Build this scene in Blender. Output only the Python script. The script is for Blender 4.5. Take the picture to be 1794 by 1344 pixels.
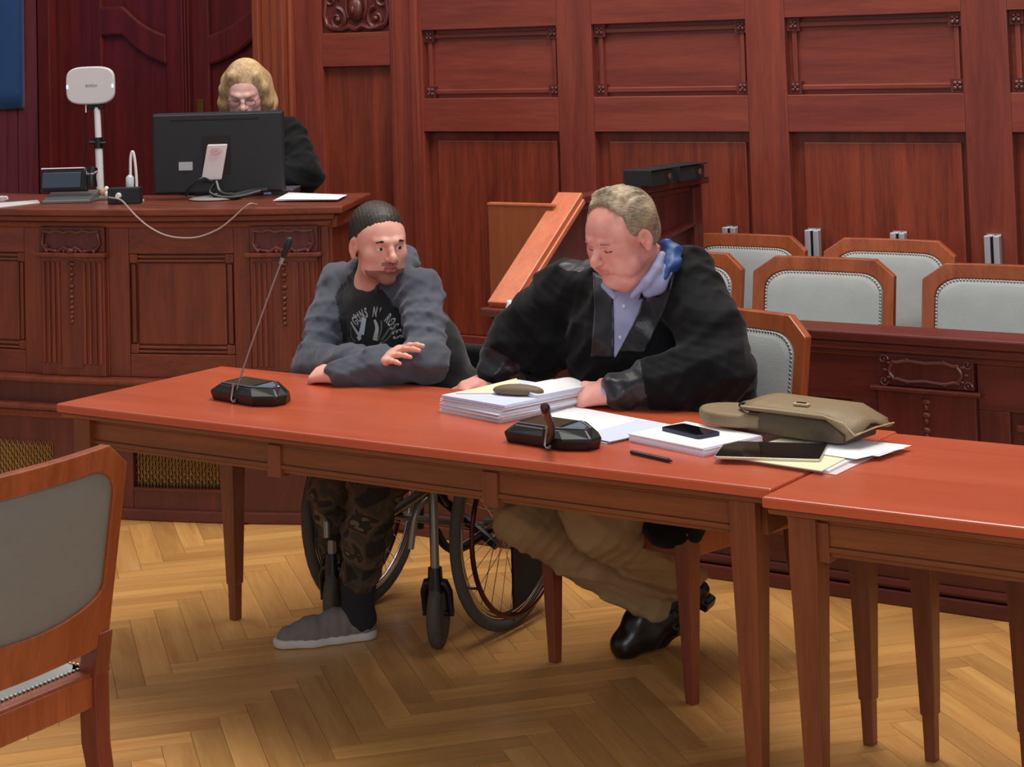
import bpy, bmesh, math, random
import numpy as np
from mathutils import Vector, Matrix, Euler
random.seed(7)
rng = np.random.RandomState(11)
scn = bpy.context.scene
col = scn.collection
for o in list(bpy.data.objects): bpy.data.objects.remove(o)

# ---------------------------------------------------------------- camera, world, lights
F_, PPY, RO, PT, TH, HH = 3375.0, -135.0, math.radians(1.76), math.radians(3.44), math.radians(33.7), 1.74
cr, sr, c_, s_, ct, st = math.cos(RO), math.sin(RO), math.cos(PT), math.sin(PT), math.cos(TH), math.sin(TH)
Xh = Vector((ct, st, 0)); Fw = Vector((-st*c_, ct*c_, s_)); U0 = Vector((st*s_, -ct*s_, c_))
Rt = cr*Xh - sr*U0; Up = sr*Xh + cr*U0
cam = bpy.data.cameras.new('camera'); camo = bpy.data.objects.new('camera', cam); col.objects.link(camo)
camo.matrix_world = Matrix(((Rt.x, Up.x, -Fw.x, 0), (Rt.y, Up.y, -Fw.y, 0), (Rt.z, Up.z, -Fw.z, HH), (0, 0, 0, 1)))
cam.sensor_width = 36; cam.lens = F_/1794*36; cam.shift_y = (PPY-672)/1794; cam.clip_end = 60
scn.camera = camo
w = bpy.data.worlds.new('world'); scn.world = w; w.use_nodes = True
w.node_tree.nodes['Background'].inputs[0].default_value = (0.92, 0.94, 1.0, 1)
w.node_tree.nodes['Background'].inputs[1].default_value = 0.31
def area(name, loc, tgt, sx, sy, power, colr):
    l = bpy.data.lights.new(name, 'AREA'); l.shape = 'RECTANGLE'; l.size = sx; l.size_y = sy; l.energy = power; l.color = colr
    o = bpy.data.objects.new(name, l); col.objects.link(o); o.location = loc
    o.rotation_euler = (Vector(tgt)-Vector(loc)).to_track_quat('-Z', 'Y').to_euler(); return o
area('ceiling_light', (-2.6, 5.4, 5.2), (-2.8, 5.2, 0), 3.0, 2.2, 195, (1.0, 0.93, 0.84))
area('ceiling_light', (-6.0, 4.6, 5.2), (-5.6, 5.2, 0), 2.2, 2.2, 66, (1.0, 0.93, 0.84))
area('window_light', (1.8, -1.5, 3.4), (-3.2, 5.0, 0.9), 3.0, 2.4, 110, (0.95, 0.96, 1.0))
scn.view_settings.view_transform = 'Standard'; scn.view_settings.look = 'None'
scn.view_settings.gamma = 1; scn.view_settings.use_curve_mapping = False
scn.view_settings.exposure = 0.15

# ---------------------------------------------------------------- helpers
def ray(px, py):
    xi, yi = px-897, py-PPY
    x = xi*cr-yi*sr; y = xi*sr+yi*cr
    D = F_*c_+y*s_; U = F_*s_-y*c_
    return Vector((x*ct-D*st, x*st+D*ct, U))
def Pz(px, py, z):
    r = ray(px, py); return Vector((0, 0, HH))+r*((z-HH)/r.z)
def Py(px, py, Y):
    r = ray(px, py); return Vector((0, 0, HH))+r*(Y/r.y)
def proj(P):
    x, y, z = P[0], P[1], P[2]-HH
    X = x*ct+y*st; D = -x*st+y*ct; Dn = D*c_+z*s_; yy = -(-D*s_+z*c_)
    return ((X*cr+yy*sr)/Dn*F_+897, (-X*sr+yy*cr)/Dn*F_+PPY)

def s2l(c): return tuple(((v/255)/12.92 if v/255 <= .04045 else ((v/255+.055)/1.055)**2.4) for v in c)+(1,)
def newmat(name):
    m = bpy.data.materials.new(name); m.use_nodes = True; nt = m.node_tree
    return m, nt, nt.nodes['Principled BSDF']
def N(nt, t, **kw):
    n = nt.nodes.new(t)
    for k, v in kw.items():
        if k in n.inputs: n.inputs[k].default_value = v
        else: setattr(n, k, v)
    return n
def plain(name, rgb, rough=.5, metal=0, spec=.5, noise=0, nscale=30, bump=0, bscale=200, sheen=0, emit=0, coat=0, alpha=1, trans=0):
    m, nt, b = newmat(name); L = nt.links
    b.inputs['Base Color'].default_value = s2l(rgb); b.inputs['Roughness'].default_value = rough
    b.inputs['Metallic'].default_value = metal; b.inputs['Specular IOR Level'].default_value = spec
    if sheen: b.inputs['Sheen Weight'].default_value = sheen; b.inputs['Sheen Roughness'].default_value = .4
    if coat: b.inputs['Coat Weight'].default_value = coat; b.inputs['Coat Roughness'].default_value = .15
    if emit: b.inputs['Emission Color'].default_value = s2l(rgb); b.inputs['Emission Strength'].default_value = emit
    if trans: b.inputs['Transmission Weight'].default_value = trans
    tc = N(nt, 'ShaderNodeTexCoord')
    if noise:
        n = N(nt, 'ShaderNodeTexNoise', Scale=nscale, Detail=4.0); L.new(tc.outputs['Object'], n.inputs['Vector'])
        mx = N(nt, 'ShaderNodeMix', data_type='RGBA'); d = s2l(rgb)
        mx.inputs[6].default_value = tuple(v*(1-noise) for v in d[:3])+(1,); mx.inputs[7].default_value = tuple(min(1, v*(1+noise)) for v in d[:3])+(1,)
        L.new(n.outputs['Fac'], mx.inputs[0]); L.new(mx.outputs[2], b.inputs['Base Color'])
    if bump:
        n = N(nt, 'ShaderNodeTexNoise', Scale=bscale, Detail=3.0); L.new(tc.outputs['Object'], n.inputs['Vector'])
        bp = N(nt, 'ShaderNodeBump', Strength=bump, Distance=.004); L.new(n.outputs['Fac'], bp.inputs['Height']); L.new(bp.outputs[0], b.inputs['Normal'])
    return m
def wood(name, a, b2, axis='z', rough=.38, sc=1.0, coat=.25, vary=.0, spec=.5):
    m, nt, b = newmat(name); L = nt.links
    tc = N(nt, 'ShaderNodeTexCoord'); mp = N(nt, 'ShaderNodeMapping')
    s = {'x': (1.2, 16, 16), 'y': (16, 1.2, 16), 'z': (16, 16, 1.2)}[axis]
    mp.inputs['Scale'].default_value = tuple(v*sc for v in s)
    oi = N(nt, 'ShaderNodeObjectInfo'); ad = N(nt, 'ShaderNodeVectorMath', operation='ADD')
    cm = N(nt, 'ShaderNodeVectorMath', operation='SCALE'); cm.inputs['Scale'].default_value = 13.7
    cx = N(nt, 'ShaderNodeCombineXYZ')
    for i in range(3): L.new(oi.outputs['Random'], cx.inputs[i])
    L.new(cx.outputs[0], cm.inputs[0]); L.new(tc.outputs['Object'], ad.inputs[0]); L.new(cm.outputs[0], ad.inputs[1])
    L.new(ad.outputs[0], mp.inputs['Vector'])
    n1 = N(nt, 'ShaderNodeTexNoise', Scale=1.0, Detail=6.0, Roughness=.6, Distortion=.6); L.new(mp.outputs[0], n1.inputs['Vector'])
    n2 = N(nt, 'ShaderNodeTexNoise', Scale=7.0, Detail=3.0, Roughness=.6); L.new(mp.outputs[0], n2.inputs['Vector'])
    ma = N(nt, 'ShaderNodeMath', operation='MULTIPLY_ADD'); L.new(n2.outputs['Fac'], ma.inputs[0]); ma.inputs[1].default_value = .45
    L.new(n1.outputs['Fac'], ma.inputs[2])
    rp = N(nt, 'ShaderNodeValToRGB'); rp.color_ramp.elements[0].position = .5; rp.color_ramp.elements[1].position = .95
    rp.color_ramp.elements[0].color = s2l(b2); rp.color_ramp.elements[1].color = s2l(a)
    L.new(ma.outputs[0], rp.inputs[0])
    out = rp.outputs[0]
    if vary:
        hs = N(nt, 'ShaderNodeHueSaturation'); mr = N(nt, 'ShaderNodeMapRange')
        mr.inputs['To Min'].default_value = 1-vary; mr.inputs['To Max'].default_value = 1+vary
        L.new(oi.outputs['Random'], mr.inputs['Value']); L.new(mr.outputs[0], hs.inputs['Value']); L.new(out, hs.inputs['Color']); out = hs.outputs[0]
    L.new(out, b.inputs['Base Color'])
    b.inputs['Roughness'].default_value = rough; b.inputs['Coat Weight'].default_value = coat; b.inputs['Coat Roughness'].default_value = .25
    b.inputs['Specular IOR Level'].default_value = spec
    bp = N(nt, 'ShaderNodeBump', Strength=.08, Distance=.002); L.new(n2.outputs['Fac'], bp.inputs['Height']); L.new(bp.outputs[0], b.inputs['Normal'])
    return m

class MB:
    def __init__(s): s.v = []; s.f = []; s.mi = []
    def add(s, vs, fs, mi=0):
        o = len(s.v); s.v += [tuple(v) for v in vs]; s.f += [tuple(i+o for i in f) for f in fs]; s.mi += [mi]*len(fs); return s
    def box(s, c, d, rot=None, mi=0, taper=None):
        hx, hy, hz = d[0]/2, d[1]/2, d[2]/2; vs = []
        for z in (-1, 1):
            t = 1 if (taper is None or z > 0) else taper
            for x, y in ((-1, -1), (1, -1), (1, 1), (-1, 1)): vs.append(Vector((x*hx*t, y*hy*t, z*hz)))
        if rot is not None:
            R = Euler(rot).to_matrix() if not isinstance(rot, Matrix) else rot; vs = [R @ v for v in vs]
        vs = [v+Vector(c) for v in vs]
        return s.add(vs, [(0, 3, 2, 1), (4, 5, 6, 7), (0, 1, 5, 4), (1, 2, 6, 5), (2, 3, 7, 6), (3, 0, 4, 7)], mi)
    def bb(s, x0, x1, y0, y1, z0, z1, mi=0): return s.box(((x0+x1)/2, (y0+y1)/2, (z0+z1)/2), (abs(x1-x0), abs(y1-y0), abs(z1-z0)), None, mi)
    def tube(s, pts, r, n=8, mi=0, closed=False, caps=True):
        pts = [Vector(p) for p in pts]; m = len(pts); rs = r if isinstance(r, (list, tuple)) else [r]*m
        base = len(s.v); vs = []; fs = []; prev = None
        for i, p in enumerate(pts):
            if closed: t = pts[(i+1) % m]-pts[i-1]
            else: t = pts[min(i+1, m-1)]-pts[max(i-1, 0)]
            t.normalize()
            if prev is None:
                a = Vector((0, 0, 1)) if abs(t.z) < .9 else Vector((1, 0, 0)); u = t.cross(a).normalized()
            else: u = (prev-t*prev.dot(t)).normalized()
            prev = u; v = t.cross(u)
            for k in range(n):
                a = 2*math.pi*k/n; vs.append(p+(u*math.cos(a)+v*math.sin(a))*rs[i])
        for i in range(m if closed else m-1):
            j = (i+1) % m
            for k in range(n): fs.append((i*n+k, i*n+(k+1) % n, j*n+(k+1) % n, j*n+k))
        if not closed and caps: fs.append(tuple(range(n))[::-1]); fs.append(tuple((m-1)*n+k for k in range(n)))
        return s.add(vs, fs, mi)
    def prism(s, outline, z0, z1, M=None, mi=0):
        n = len(outline); vs = [Vector((x, y, z0)) for x, y in outline]+[Vector((x, y, z1)) for x, y in outline]
        if M is not None: vs = [M @ v for v in vs]
        fs = [tuple(range(n))[::-1], tuple(range(n, 2*n))]+[(i, (i+1) % n, n+(i+1) % n, n+i) for i in range(n)]
        return s.add(vs, fs, mi)
    def ring(s, outer, inner, z0, z1, fn=None, mi=0):
        n = len(outer); vs = []
        for z in (z0, z1):
            for L_ in (outer, inner): vs += [Vector((p[0], p[1], z)) for p in L_]
        if fn: vs = [fn(v) for v in vs]
        fs = []
        for i in range(n):
            j = (i+1) % n; a, b, c, d = 0, n, 2*n, 3*n
            fs += [(a+i, b+i, b+j, a+j), (c+i, c+j, d+j, d+i), (a+i, a+j, c+j, c+i), (b+i, d+i, d+j, b+j)]
        return s.add(vs, fs, mi)
    def lathe(s, prof, n=20, M=None, mi=0):
        vs = []; m = len(prof)
        for (r, z) in prof:
            for k in range(n): a = 2*math.pi*k/n; vs.append(Vector((r*math.cos(a), r*math.sin(a), z)))
        if M is not None: vs = [M @ v for v in vs]
        fs = [(i*n+k, i*n+(k+1) % n, (i+1)*n+(k+1) % n, (i+1)*n+k) for i in range(m-1) for k in range(n)]
        fs += [tuple(range(n))[::-1], tuple((m-1)*n+k for k in range(n))]
        return s.add(vs, fs, mi)
    def ball(s, c, r, n=8, m=6, mi=0, R=None):
        r = r if isinstance(r, (tuple, list)) else (r, r, r); vs = []; fs = []
        for i in range(m+1):
            ph = math.pi*i/m
            for k in range(n):
                a = 2*math.pi*k/n; v = Vector((r[0]*math.sin(ph)*math.cos(a), r[1]*math.sin(ph)*math.sin(a), r[2]*math.cos(ph)))
                if R is not None: v = R @ v
                vs.append(v+Vector(c))
        for i in range(m):
            for k in range(n): fs.append((i*n+k, (i+1)*n+k, (i+1)*n+(k+1) % n, i*n+(k+1) % n))
        return s.add(vs, fs, mi)
    def grid(s, P, mi=0):
        a, b = len(P), len(P[0]); vs = [p for r_ in P for p in r_]
        return s.add(vs, [(i*b+j, i*b+j+1, (i+1)*b+j+1, (i+1)*b+j) for i in range(a-1) for j in range(b-1)], mi)
    def build(s, name, mats, parent=None, bevel=0, smooth=False, sub=0, solid=0, loc=None, kind=None, label=None, seg=2):
        me = bpy.data.meshes.new(name); me.from_pydata(s.v, [], s.f); me.update()
        mats = mats if isinstance(mats, (list, tuple)) else [mats]
        for m in mats: me.materials.append(m)
        me.polygons.foreach_set('material_index', s.mi)
        bm = bmesh.new(); bm.from_mesh(me); bmesh.ops.remove_doubles(bm, verts=bm.verts, dist=1e-6); bmesh.ops.recalc_face_normals(bm, faces=bm.faces); bm.to_mesh(me); bm.free()
        if smooth:
            me.polygons.foreach_set('use_smooth', [True]*len(me.polygons))
        o = bpy.data.objects.new(name, me); col.objects.link(o)
        if loc is not None:
            L = Vector(loc)
            for v in me.vertices: v.co -= L
            o.location = L
        if parent: o.parent = parent
        if solid: md = o.modifiers.new('s', 'SOLIDIFY'); md.thickness = solid; md.offset = 0
        if bevel: md = o.modifiers.new('b', 'BEVEL'); md.width = bevel; md.segments = seg; md.limit_method = 'ANGLE'; md.angle_limit = math.radians(35)
        if sub: md = o.modifiers.new('u', 'SUBSURF'); md.levels = sub; md.render_levels = sub
        if smooth and not sub:
            try: me.set_sharp_from_angle(angle=math.radians(50))
            except Exception: pass
        if kind: o['kind'] = kind
        if label: o['label'] = label
        return o
def thing(name, label, cat, loc=(0, 0, 0), rz=0, group=None):
    o = bpy.data.objects.new(name, None); col.objects.link(o); o.location = loc; o.rotation_euler = (0, 0, rz); o.empty_display_size = .1
    o['label'] = label; o['category'] = cat
    if group: o['group'] = group
    return o
def tag(o, label, cat, group=None):
    o['label'] = label; o['category'] = cat
    if group: o['group'] = group
    return o
def dup(root, loc, rz, label, group=None):
    def cp(o, par):
        c = o.copy(); col.objects.link(c); c.parent = par
        for k in [x for x in allobjs if x.parent == o]: cp(k, c)
        return c
    allobjs = list(bpy.data.objects); r = cp(root, None)
    r.location = loc; r.rotation_euler = (0, 0, rz); r['label'] = label
    if group: r['group'] = group
    return r
def struct(name):
    o = bpy.data.objects.new(name, None); col.objects.link(o); o['kind'] = 'structure'; return o
def bez(p0, p1, p2, p3, n=12):
    P = [Vector(p) for p in (p0, p1, p2, p3)]
    return [P[0]*(1-t)**3+P[1]*3*t*(1-t)**2+P[2]*3*t*t*(1-t)+P[3]*t**3 for t in [i/n for i in range(n+1)]]
def catmull(pts, n=8):
    P = [Vector(p) for p in pts]; P = [P[0]*2-P[1]]+P+[P[-1]*2-P[-2]]; out = []
    for i in range(1, len(P)-2):
        for k in range(n):
            t = k/n; out.append(.5*((2*P[i])+(P[i+1]-P[i-1])*t+(2*P[i-1]-5*P[i]+4*P[i+1]-P[i+2])*t*t+(3*P[i]-P[i-1]-3*P[i+1]+P[i+2])*t**3))
    out.append(P[-2]); return out
def text(txt, size, mat, parent, M, name='lettering', depth=.0008, align='CENTER', bold=0):
    cu = bpy.data.curves.new(name, 'FONT'); cu.body = txt; cu.size = size; cu.extrude = depth; cu.align_x = align; cu.align_y = 'CENTER'; cu.offset = bold
    tmp = bpy.data.objects.new('tmp', cu); col.objects.link(tmp); bpy.context.view_layer.update()
    me = bpy.data.meshes.new_from_object(tmp.evaluated_get(bpy.context.evaluated_depsgraph_get())); bpy.data.objects.remove(tmp)
    me.materials.clear(); me.materials.append(mat); me.transform(M); me.name = name
    o = bpy.data.objects.new(name, me); col.objects.link(o)
    if parent: o.parent = parent
    return o

# ---------------------------------------------------------------- materials
W_wallz = wood('mahogany_upright', (144, 64, 46), (106, 42, 31), 'z', .42, vary=.10)
W_wallx = wood('mahogany_across', (144, 64, 47), (108, 44, 34), 'x', .42, vary=.08)
W_panel = wood('mahogany_panel', (150, 66, 42), (98, 38, 26), 'z', .4, vary=.10)
W_dark = wood('dark_mahogany', (108, 44, 36), (76, 28, 24), 'z', .4, vary=.06)
W_darkx = wood('dark_mahogany_across', (112, 46, 38), (80, 30, 26), 'x', .4, vary=.06)
W_door = wood('door_mahogany', (118, 36, 34), (84, 24, 22), 'z', .4, vary=.05)
W_bench = wood('bench_mahogany', (134, 64, 38), (100, 42, 25), 'x', .4, vary=.05)
W_benchz = wood('bench_mahogany_upright', (132, 62, 38), (94, 38, 25), 'z', .4, vary=.08)
W_trim = wood('post_wood_lit', (160, 80, 52), (124, 54, 34), 'z', .4, vary=.04)  # post wood lightened: the different light on it is put into the colour
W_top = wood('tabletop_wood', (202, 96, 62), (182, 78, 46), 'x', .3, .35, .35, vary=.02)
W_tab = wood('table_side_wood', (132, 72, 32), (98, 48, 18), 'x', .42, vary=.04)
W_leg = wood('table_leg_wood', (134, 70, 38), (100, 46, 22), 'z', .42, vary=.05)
W_chair = wood('chair_wood', (172, 90, 50), (134, 62, 30), 'z', .36, vary=.05)
W_chair_shaded = wood('chair_wood_shaded', (138, 64, 40), (104, 42, 26), 'z', .4, vary=.05)  # chair wood darkened for legs and front rail: their shade put into the colour
W_cap = wood('orange_cap_wood', (214, 124, 84), (190, 98, 62), 'y', .4)
W_ochre = wood('ochre_board', (158, 82, 34), (136, 66, 26), 'z', .45)
M_grey = plain('grey_upholstery', (166, 170, 170), .7, noise=.08, nscale=14, bump=.3, bscale=350, sheen=.2)
M_grey2 = plain('grey_back_cloth', (128, 128, 122), .8, noise=.06, nscale=20, bump=.3, bscale=350)
M_nail = plain('dull_nickel', (190, 185, 175), .35, 1)
M_black = plain('black_plastic', (18, 18, 20), .35)
M_blackm = plain('black_matt_plastic', (26, 27, 30), .6)
M_chrome = plain('chrome', (210, 210, 212), .18, 1)
M_white = plain('white_plastic', (225, 224, 226), .4)
M_paper = plain('paper', (238, 236, 240), .8)
M_brass = plain('old_brass', (150, 122, 66), .4, .8, noise=.3, nscale=60)
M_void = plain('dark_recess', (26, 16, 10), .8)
# ---------------------------------------------------------------- floor: herringbone planks
floor = struct('floor')
W_floor = wood('parquet_oak', (218, 166, 98), (186, 130, 70), 'x', .36, .8, .3, vary=.17)
MB().bb(-9.5, 4, -3, 8.0, -.06, -.0105).build('subfloor', plain('subfloor_wood', (120, 78, 40), .7), floor)
PW, PL_ = .08, .56
pm = MB().add([(x*(PL_/2-.0006), y*(PW/2-.0006), 0) for x, y in ((-1, -1), (1, -1), (1, 1), (-1, 1))] + [(x*PL_/2, y*PW/2, -.012) for x, y in ((-1, -1), (1, -1), (1, 1), (-1, 1))],
   [(0, 1, 2, 3), (0, 4, 5, 1), (1, 5, 6, 2), (2, 6, 7, 3), (3, 7, 4, 0)])
p0 = pm.build('plank', W_floor); pme = p0.data; bpy.data.objects.remove(p0)
ang0 = math.radians(49)
ca, sa = math.cos(ang0), math.sin(ang0)
cands = []
nst = round(PL_/PW)
for i in range(-70, 70):
    for j in range(-16, 16):
        # herringbone lattice (u,v) in plank units: horizontal plank at (i+..), vertical plank
        u = (i+j*nst*0)*PW; v = i*PW
        for kind in (0, 1):
            ox = i*PW+j*2*PL_*.5*2*0
            if kind == 0: cu, cv, rot = i*PW+PL_/2+j*2*PL_, i*PW+PW/2, 0
            else: cu, cv, rot = i*PW+PW/2+j*2*PL_+PL_, i*PW+PW-PL_/2, math.pi/2
            x = cu*ca-cv*sa; y = cu*sa+cv*ca
            cands.append((x-3.0, y+2.6, ang0+rot))
vis = []; rest = []
for x, y, a in cands:
    if not (-7.2 < x < 1.0 and 1.0 < y < 5.75): continue
    D = -x*st+y*ct
    if D < 2: continue
    q = proj((x, y, 0))
    if y > 5.75 or (x < -4.6 and math.hypot(x+5.57, y-7.32) < 1.85): continue
    if -60 < q[0] < 1850 and 860 < q[1] < 1400: vis.append((abs(q[0]-897)*.0+D, x, y, a))
    else: rest.append((x, y, a))
vis.sort()
for k, (d, x, y, a) in enumerate(vis):
    if k < 300:
        o = bpy.data.objects.new('plank', pme); col.objects.link(o); o.location = (x, y, 0); o.rotation_euler = (0, 0, a); o.parent = floor
    else: rest.append((x, y, a))
mb = MB()
for x, y, a in rest: mb.box((x, y, -.006), (PL_-.001, PW-.001, .0118), (0, 0, a))
mb.build('outer_planks', W_floor, floor, kind='stuff')

# ---------------------------------------------------------------- panelled back wall (front plane y = 7.10)
WY = 7.10
wall = struct('wall_back')
MB().bb(-6.22, 1.6, WY+.05, WY+.12, 0, 3.2).build('wall_core', W_dark, wall)
def fbox(name, x0, x1, z0, z1, y0, y1, m, par, bev=.003): return MB().bb(x0, x1, y0, y1, z0, z1).build(name, m, par, bevel=bev, loc=((x0+x1)/2, y0, (z0+z1)/2))
stiles = [(-6.005, -5.835), (-5.435, -5.25), (-4.52, -4.34), (-3.602, -3.425), (-2.682, -2.50), (-1.76, -1.58), (-.84, -.66), (.08, .26)]
for i, (a, b) in enumerate(stiles): fbox('stile', a, b, .30, 3.1, WY-.004, WY+.055, W_wallz, wall)
fbox('pilaster', -5.305, -5.26, .30, 3.1, WY-.025, WY+.01, W_wallz, wall, .008)
fbox('pilaster', -5.425, -5.40, .30, 3.1, WY-.012, WY+.01, W_wallz, wall, .005)
for i in range(len(stiles)-1):
    a, b = stiles[i][1], stiles[i+1][0]
    fbox('rail', a, b, .30, .42, WY-.004, WY+.055, W_wallx, wall)
    if i == 0:
        fbox('rail', a, b, 1.634, 1.792, WY-.004, WY+.055, W_wallx, wall)
        fbox('panel', a-.002, b+.002, .40, 1.65, WY+.03, WY+.05, W_panel, wall, .001)
        fbox('rail', a, b, 2.15, 3.1, WY-.004, WY+.055, W_wallx, wall)
        continue
    fbox('rail', a, b, 1.33, 1.48, WY-.004, WY+.055, W_wallx, wall)
    fbox('rail', a, b, 1.79, 3.1, WY-.004, WY+.055, W_wallx, wall)
    fbox('panel', a-.002, b+.002, .40, 1.34, WY+.042, WY+.05, W_panel, wall, .001)
    fbox('panel', a+.05, b-.03, .42, 1.29, WY+.026, WY+.05, W_panel, wall, .006)
    fbox('panel', a-.002, b+.002, 1.475, 1.80, WY+.035, WY+.05, W_wallx, wall, .001)
    fr = .052
    for z in (1.508, 1.762): fbox('panel_moulding', a+fr, b-fr, z-.011, z+.011, WY+.020, WY+.038, W_wallx, wall, .004)
    for x in (a+.03, b-.03): fbox('panel_moulding', x-.011, x+.011, 1.53, 1.74, WY+.020, WY+.038, W_wallz, wall, .004)
    for z in (1.508, 1.762):
        for x in (a+.03, b-.03):
            m = MB().bb(x-.028, x+.028, WY+.014, WY+.038, z-.026, z+.026)
            for k in range(4):
                q = math.pi/4+k*math.pi/2; m.ball((x+.013*math.cos(q), WY+.014, z+.013*math.sin(q)), (.010, .007, .010), 8, 5)
            m.ball((x, WY+.012, z), (.006, .006, .006), 8, 5).build('corner_rosette', W_dark, wall)
# carving panel with face and scrolls
def spiral(mb, c, r0, turns, dirn, a0, thick, fn, n=26):
    pts = []; rs = []
    for k in range(n+1):
        t = k/n; a = a0+dirn*turns*2*math.pi*t; r = r0*(1-t)**.8+.003
        pts.append(fn(c[0]+r*math.cos(a), c[1]+r*math.sin(a), 0)); rs.append(thick*(1-.55*t))
    mb.tube(pts, rs, 6); mb.ball(pts[-1], thick*1.3, 7, 5)
fwall = lambda u, v, w_: Vector((u, WY+.012-w_, v))
fbox('carved_ground', -5.837, -5.433, 1.79, 2.15, WY+.014, WY+.05, W_dark, wall, .001)
cvm = MB(); cx, cz = -5.634, 1.90
cvm.ball((cx, WY+.008, cz), (.042, .03, .06), 12, 10); cvm.ball((cx, WY-.018, cz-.005), (.010, .012, .022), 8, 6)
for s in (-1, 1):
    cvm.ball((cx+s*.018, WY-.012, cz+.014), (.009, .006, .006), 8, 5)
    spiral(cvm, (cx+s*.115, 1.855), .052, 1.3, s, math.pi/2, .013, fwall)
    spiral(cvm, (cx+s*.15, 1.95), .04, 1.2, -s, 0, .011, fwall)
    cvm.tube([fwall(cx+s*u, v, .004) for u, v in ((.0, 1.805), (.04, 1.822), (.08, 1.808), (.13, 1.812), (.175, 1.83), (.19, 1.88), (.18, 1.96), (.19, 2.06))], [.013, .016, .012, .014, .013, .012, .011, .008], 7)
    for k in range(5): cvm.ball(fwall(cx+s*(.03+.03*k), 1.812+.008*(k % 2), .006), (.012, .008, .008), 7, 5)
    cvm.tube([fwall(cx+s*u, v, .004) for u, v in ((.045, 1.86), (.06, 1.90), (.058, 1.95), (.03, 1.985), (0, 1.995))], [.006, .008, .009, .009, .01], 6)
    for k in range(4): cvm.ball(fwall(cx+s*(.075+.02*k), 1.99+.02*(k % 2), .0), (.016, .010, .012), 7, 5)
cvm.build('scroll_carving', W_dark, wall, smooth=True)
trim1 = struct('trim_1')   # fluted post with painted-in light where the panelling turns into the door niche
for x0, x1, y0 in ((-6.235, -6.19, WY-.05), (-6.19, -6.12, WY-.03), (-6.12, -6.065, WY-.045), (-6.065, -6.03, WY-.06), (-6.03, -6.005, WY-.03)):
    fbox('post_moulding', x0, x1, .30, 3.1, y0, WY+.05, W_trim, trim1, .008)
# door niche
jamb = struct('wall_niche'); fbox('niche_jamb', -6.235, -6.19, 0.3, 3.1, WY+.05, 7.75, W_dark, jamb, .002)
fbox('niche_back', -8.4, -6.1, 0.3, 3.1, 7.68, 7.75, W_dark, jamb, .002)
def door_leaf(name, x0, x1, xin_a, xin_b):
    d = struct(name); Yd = 7.62
    fbox('door_slab', x0, x1, .30, 2.9, Yd+.025, Yd+.05, W_door, d, .002)
    fbox('door_stile', x0, xin_a, .30, 2.9, Yd, Yd+.03, W_door, d, .006); fbox('door_stile', xin_b, x1, .30, 2.9, Yd, Yd+.03, W_door, d, .006)
    fbox('door_rail', xin_a, xin_b, .30, .5, Yd, Yd+.03, W_door, d, .006)
    def zc(x, base): dx = abs(x+7.17); return base+.76-math.sqrt(max(0, .76*.76-min(dx, .5)**2))+(max(0, dx-.5)*0)
    n = 18; xs = [xin_a+(xin_b-xin_a)*k/n for k in range(n+1)]
    lo = [(x, zc(x, 1.645)) for x in xs]; hi = [(x, zc(x, 1.645)+.145) for x in xs][::-1]
    M = Matrix(((1, 0, 0, 0), (0, 0, -1, Yd+.03), (0, 1, 0, 0), (0, 0, 0, 1)))
    MB().prism(lo+hi, 0, .036, M).build('curved_door_rail', W_door, d, bevel=.006)
    for base in (1.645, 1.79): MB().tube([(x, Yd+.004, zc(x, base)) for x in xs], .008, 6).build('rail_beading', W_door, d, smooth=True)
    return d
dl = door_leaf('door_1', -8.19, -7.17, -7.84, -7.35); dr = door_leaf('door_2', -7.17, -6.15, -7.04, -6.55)
for k in range(3): fbox('meeting_bead', -7.215+k*.022, -7.20+k*.022, .30, 2.9, 7.59, 7.63, W_door, dl, .004)
pl = MB().bb(-7.128, -7.085, 7.612, 7.62, 1.20, 1.47).build('handle_plate', M_brass, dr, bevel=.002)
MB().tube([(-7.106, 7.60, 1.33), (-7.106, 7.56, 1.33), (-7.04, 7.555, 1.33), (-6.99, 7.555, 1.325)], .009, 8).build('door_handle', M_brass, dr, smooth=True)
fbox('door_frame', -8.286, -8.19, .3, 3.1, 7.56, 7.68, W_door, jamb, .006)
# left return wall with boards
W_left = wood('left_wall_boards', (122, 58, 66), (92, 40, 48), 'z', .32, vary=.08, coat=.5)
wl = struct('wall_left'); MB().bb(-8.40, -8.31, 3.0, 7.7, 0, 3.2).build('wall_core', W_dark, wl)
yb = [7.56, 7.47, 7.41, 7.32, 7.26, 7.17, 7.11, 6.98, 6.85, 6.72, 6.5]
for a, b in zip(yb[1:], yb[:-1]):
    t = .008 if (b-a) < .07 else 0
    MB().bb(-8.312, -8.286+t, a+.002, b-.002, .3, 3.1).build('wall_board', W_left, wl, bevel=.004)
ban = MB()
P = [[Vector((-8.262+.010*math.sin(k*1.1)*(.3+.7*abs(1.6-z)), 6.4+1.035*k/24, z)) for k in range(25)] for z in [1.438+i*.1 for i in range(12)]]
ban.grid(P)
tag(ban.build('blue_banner', plain('blue_cloth', (36, 78, 132), .75, noise=.12, nscale=8, sheen=.3), smooth=True, solid=.006), 'dark blue cloth banner hanging on the wall at the far left', 'banner')

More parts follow.
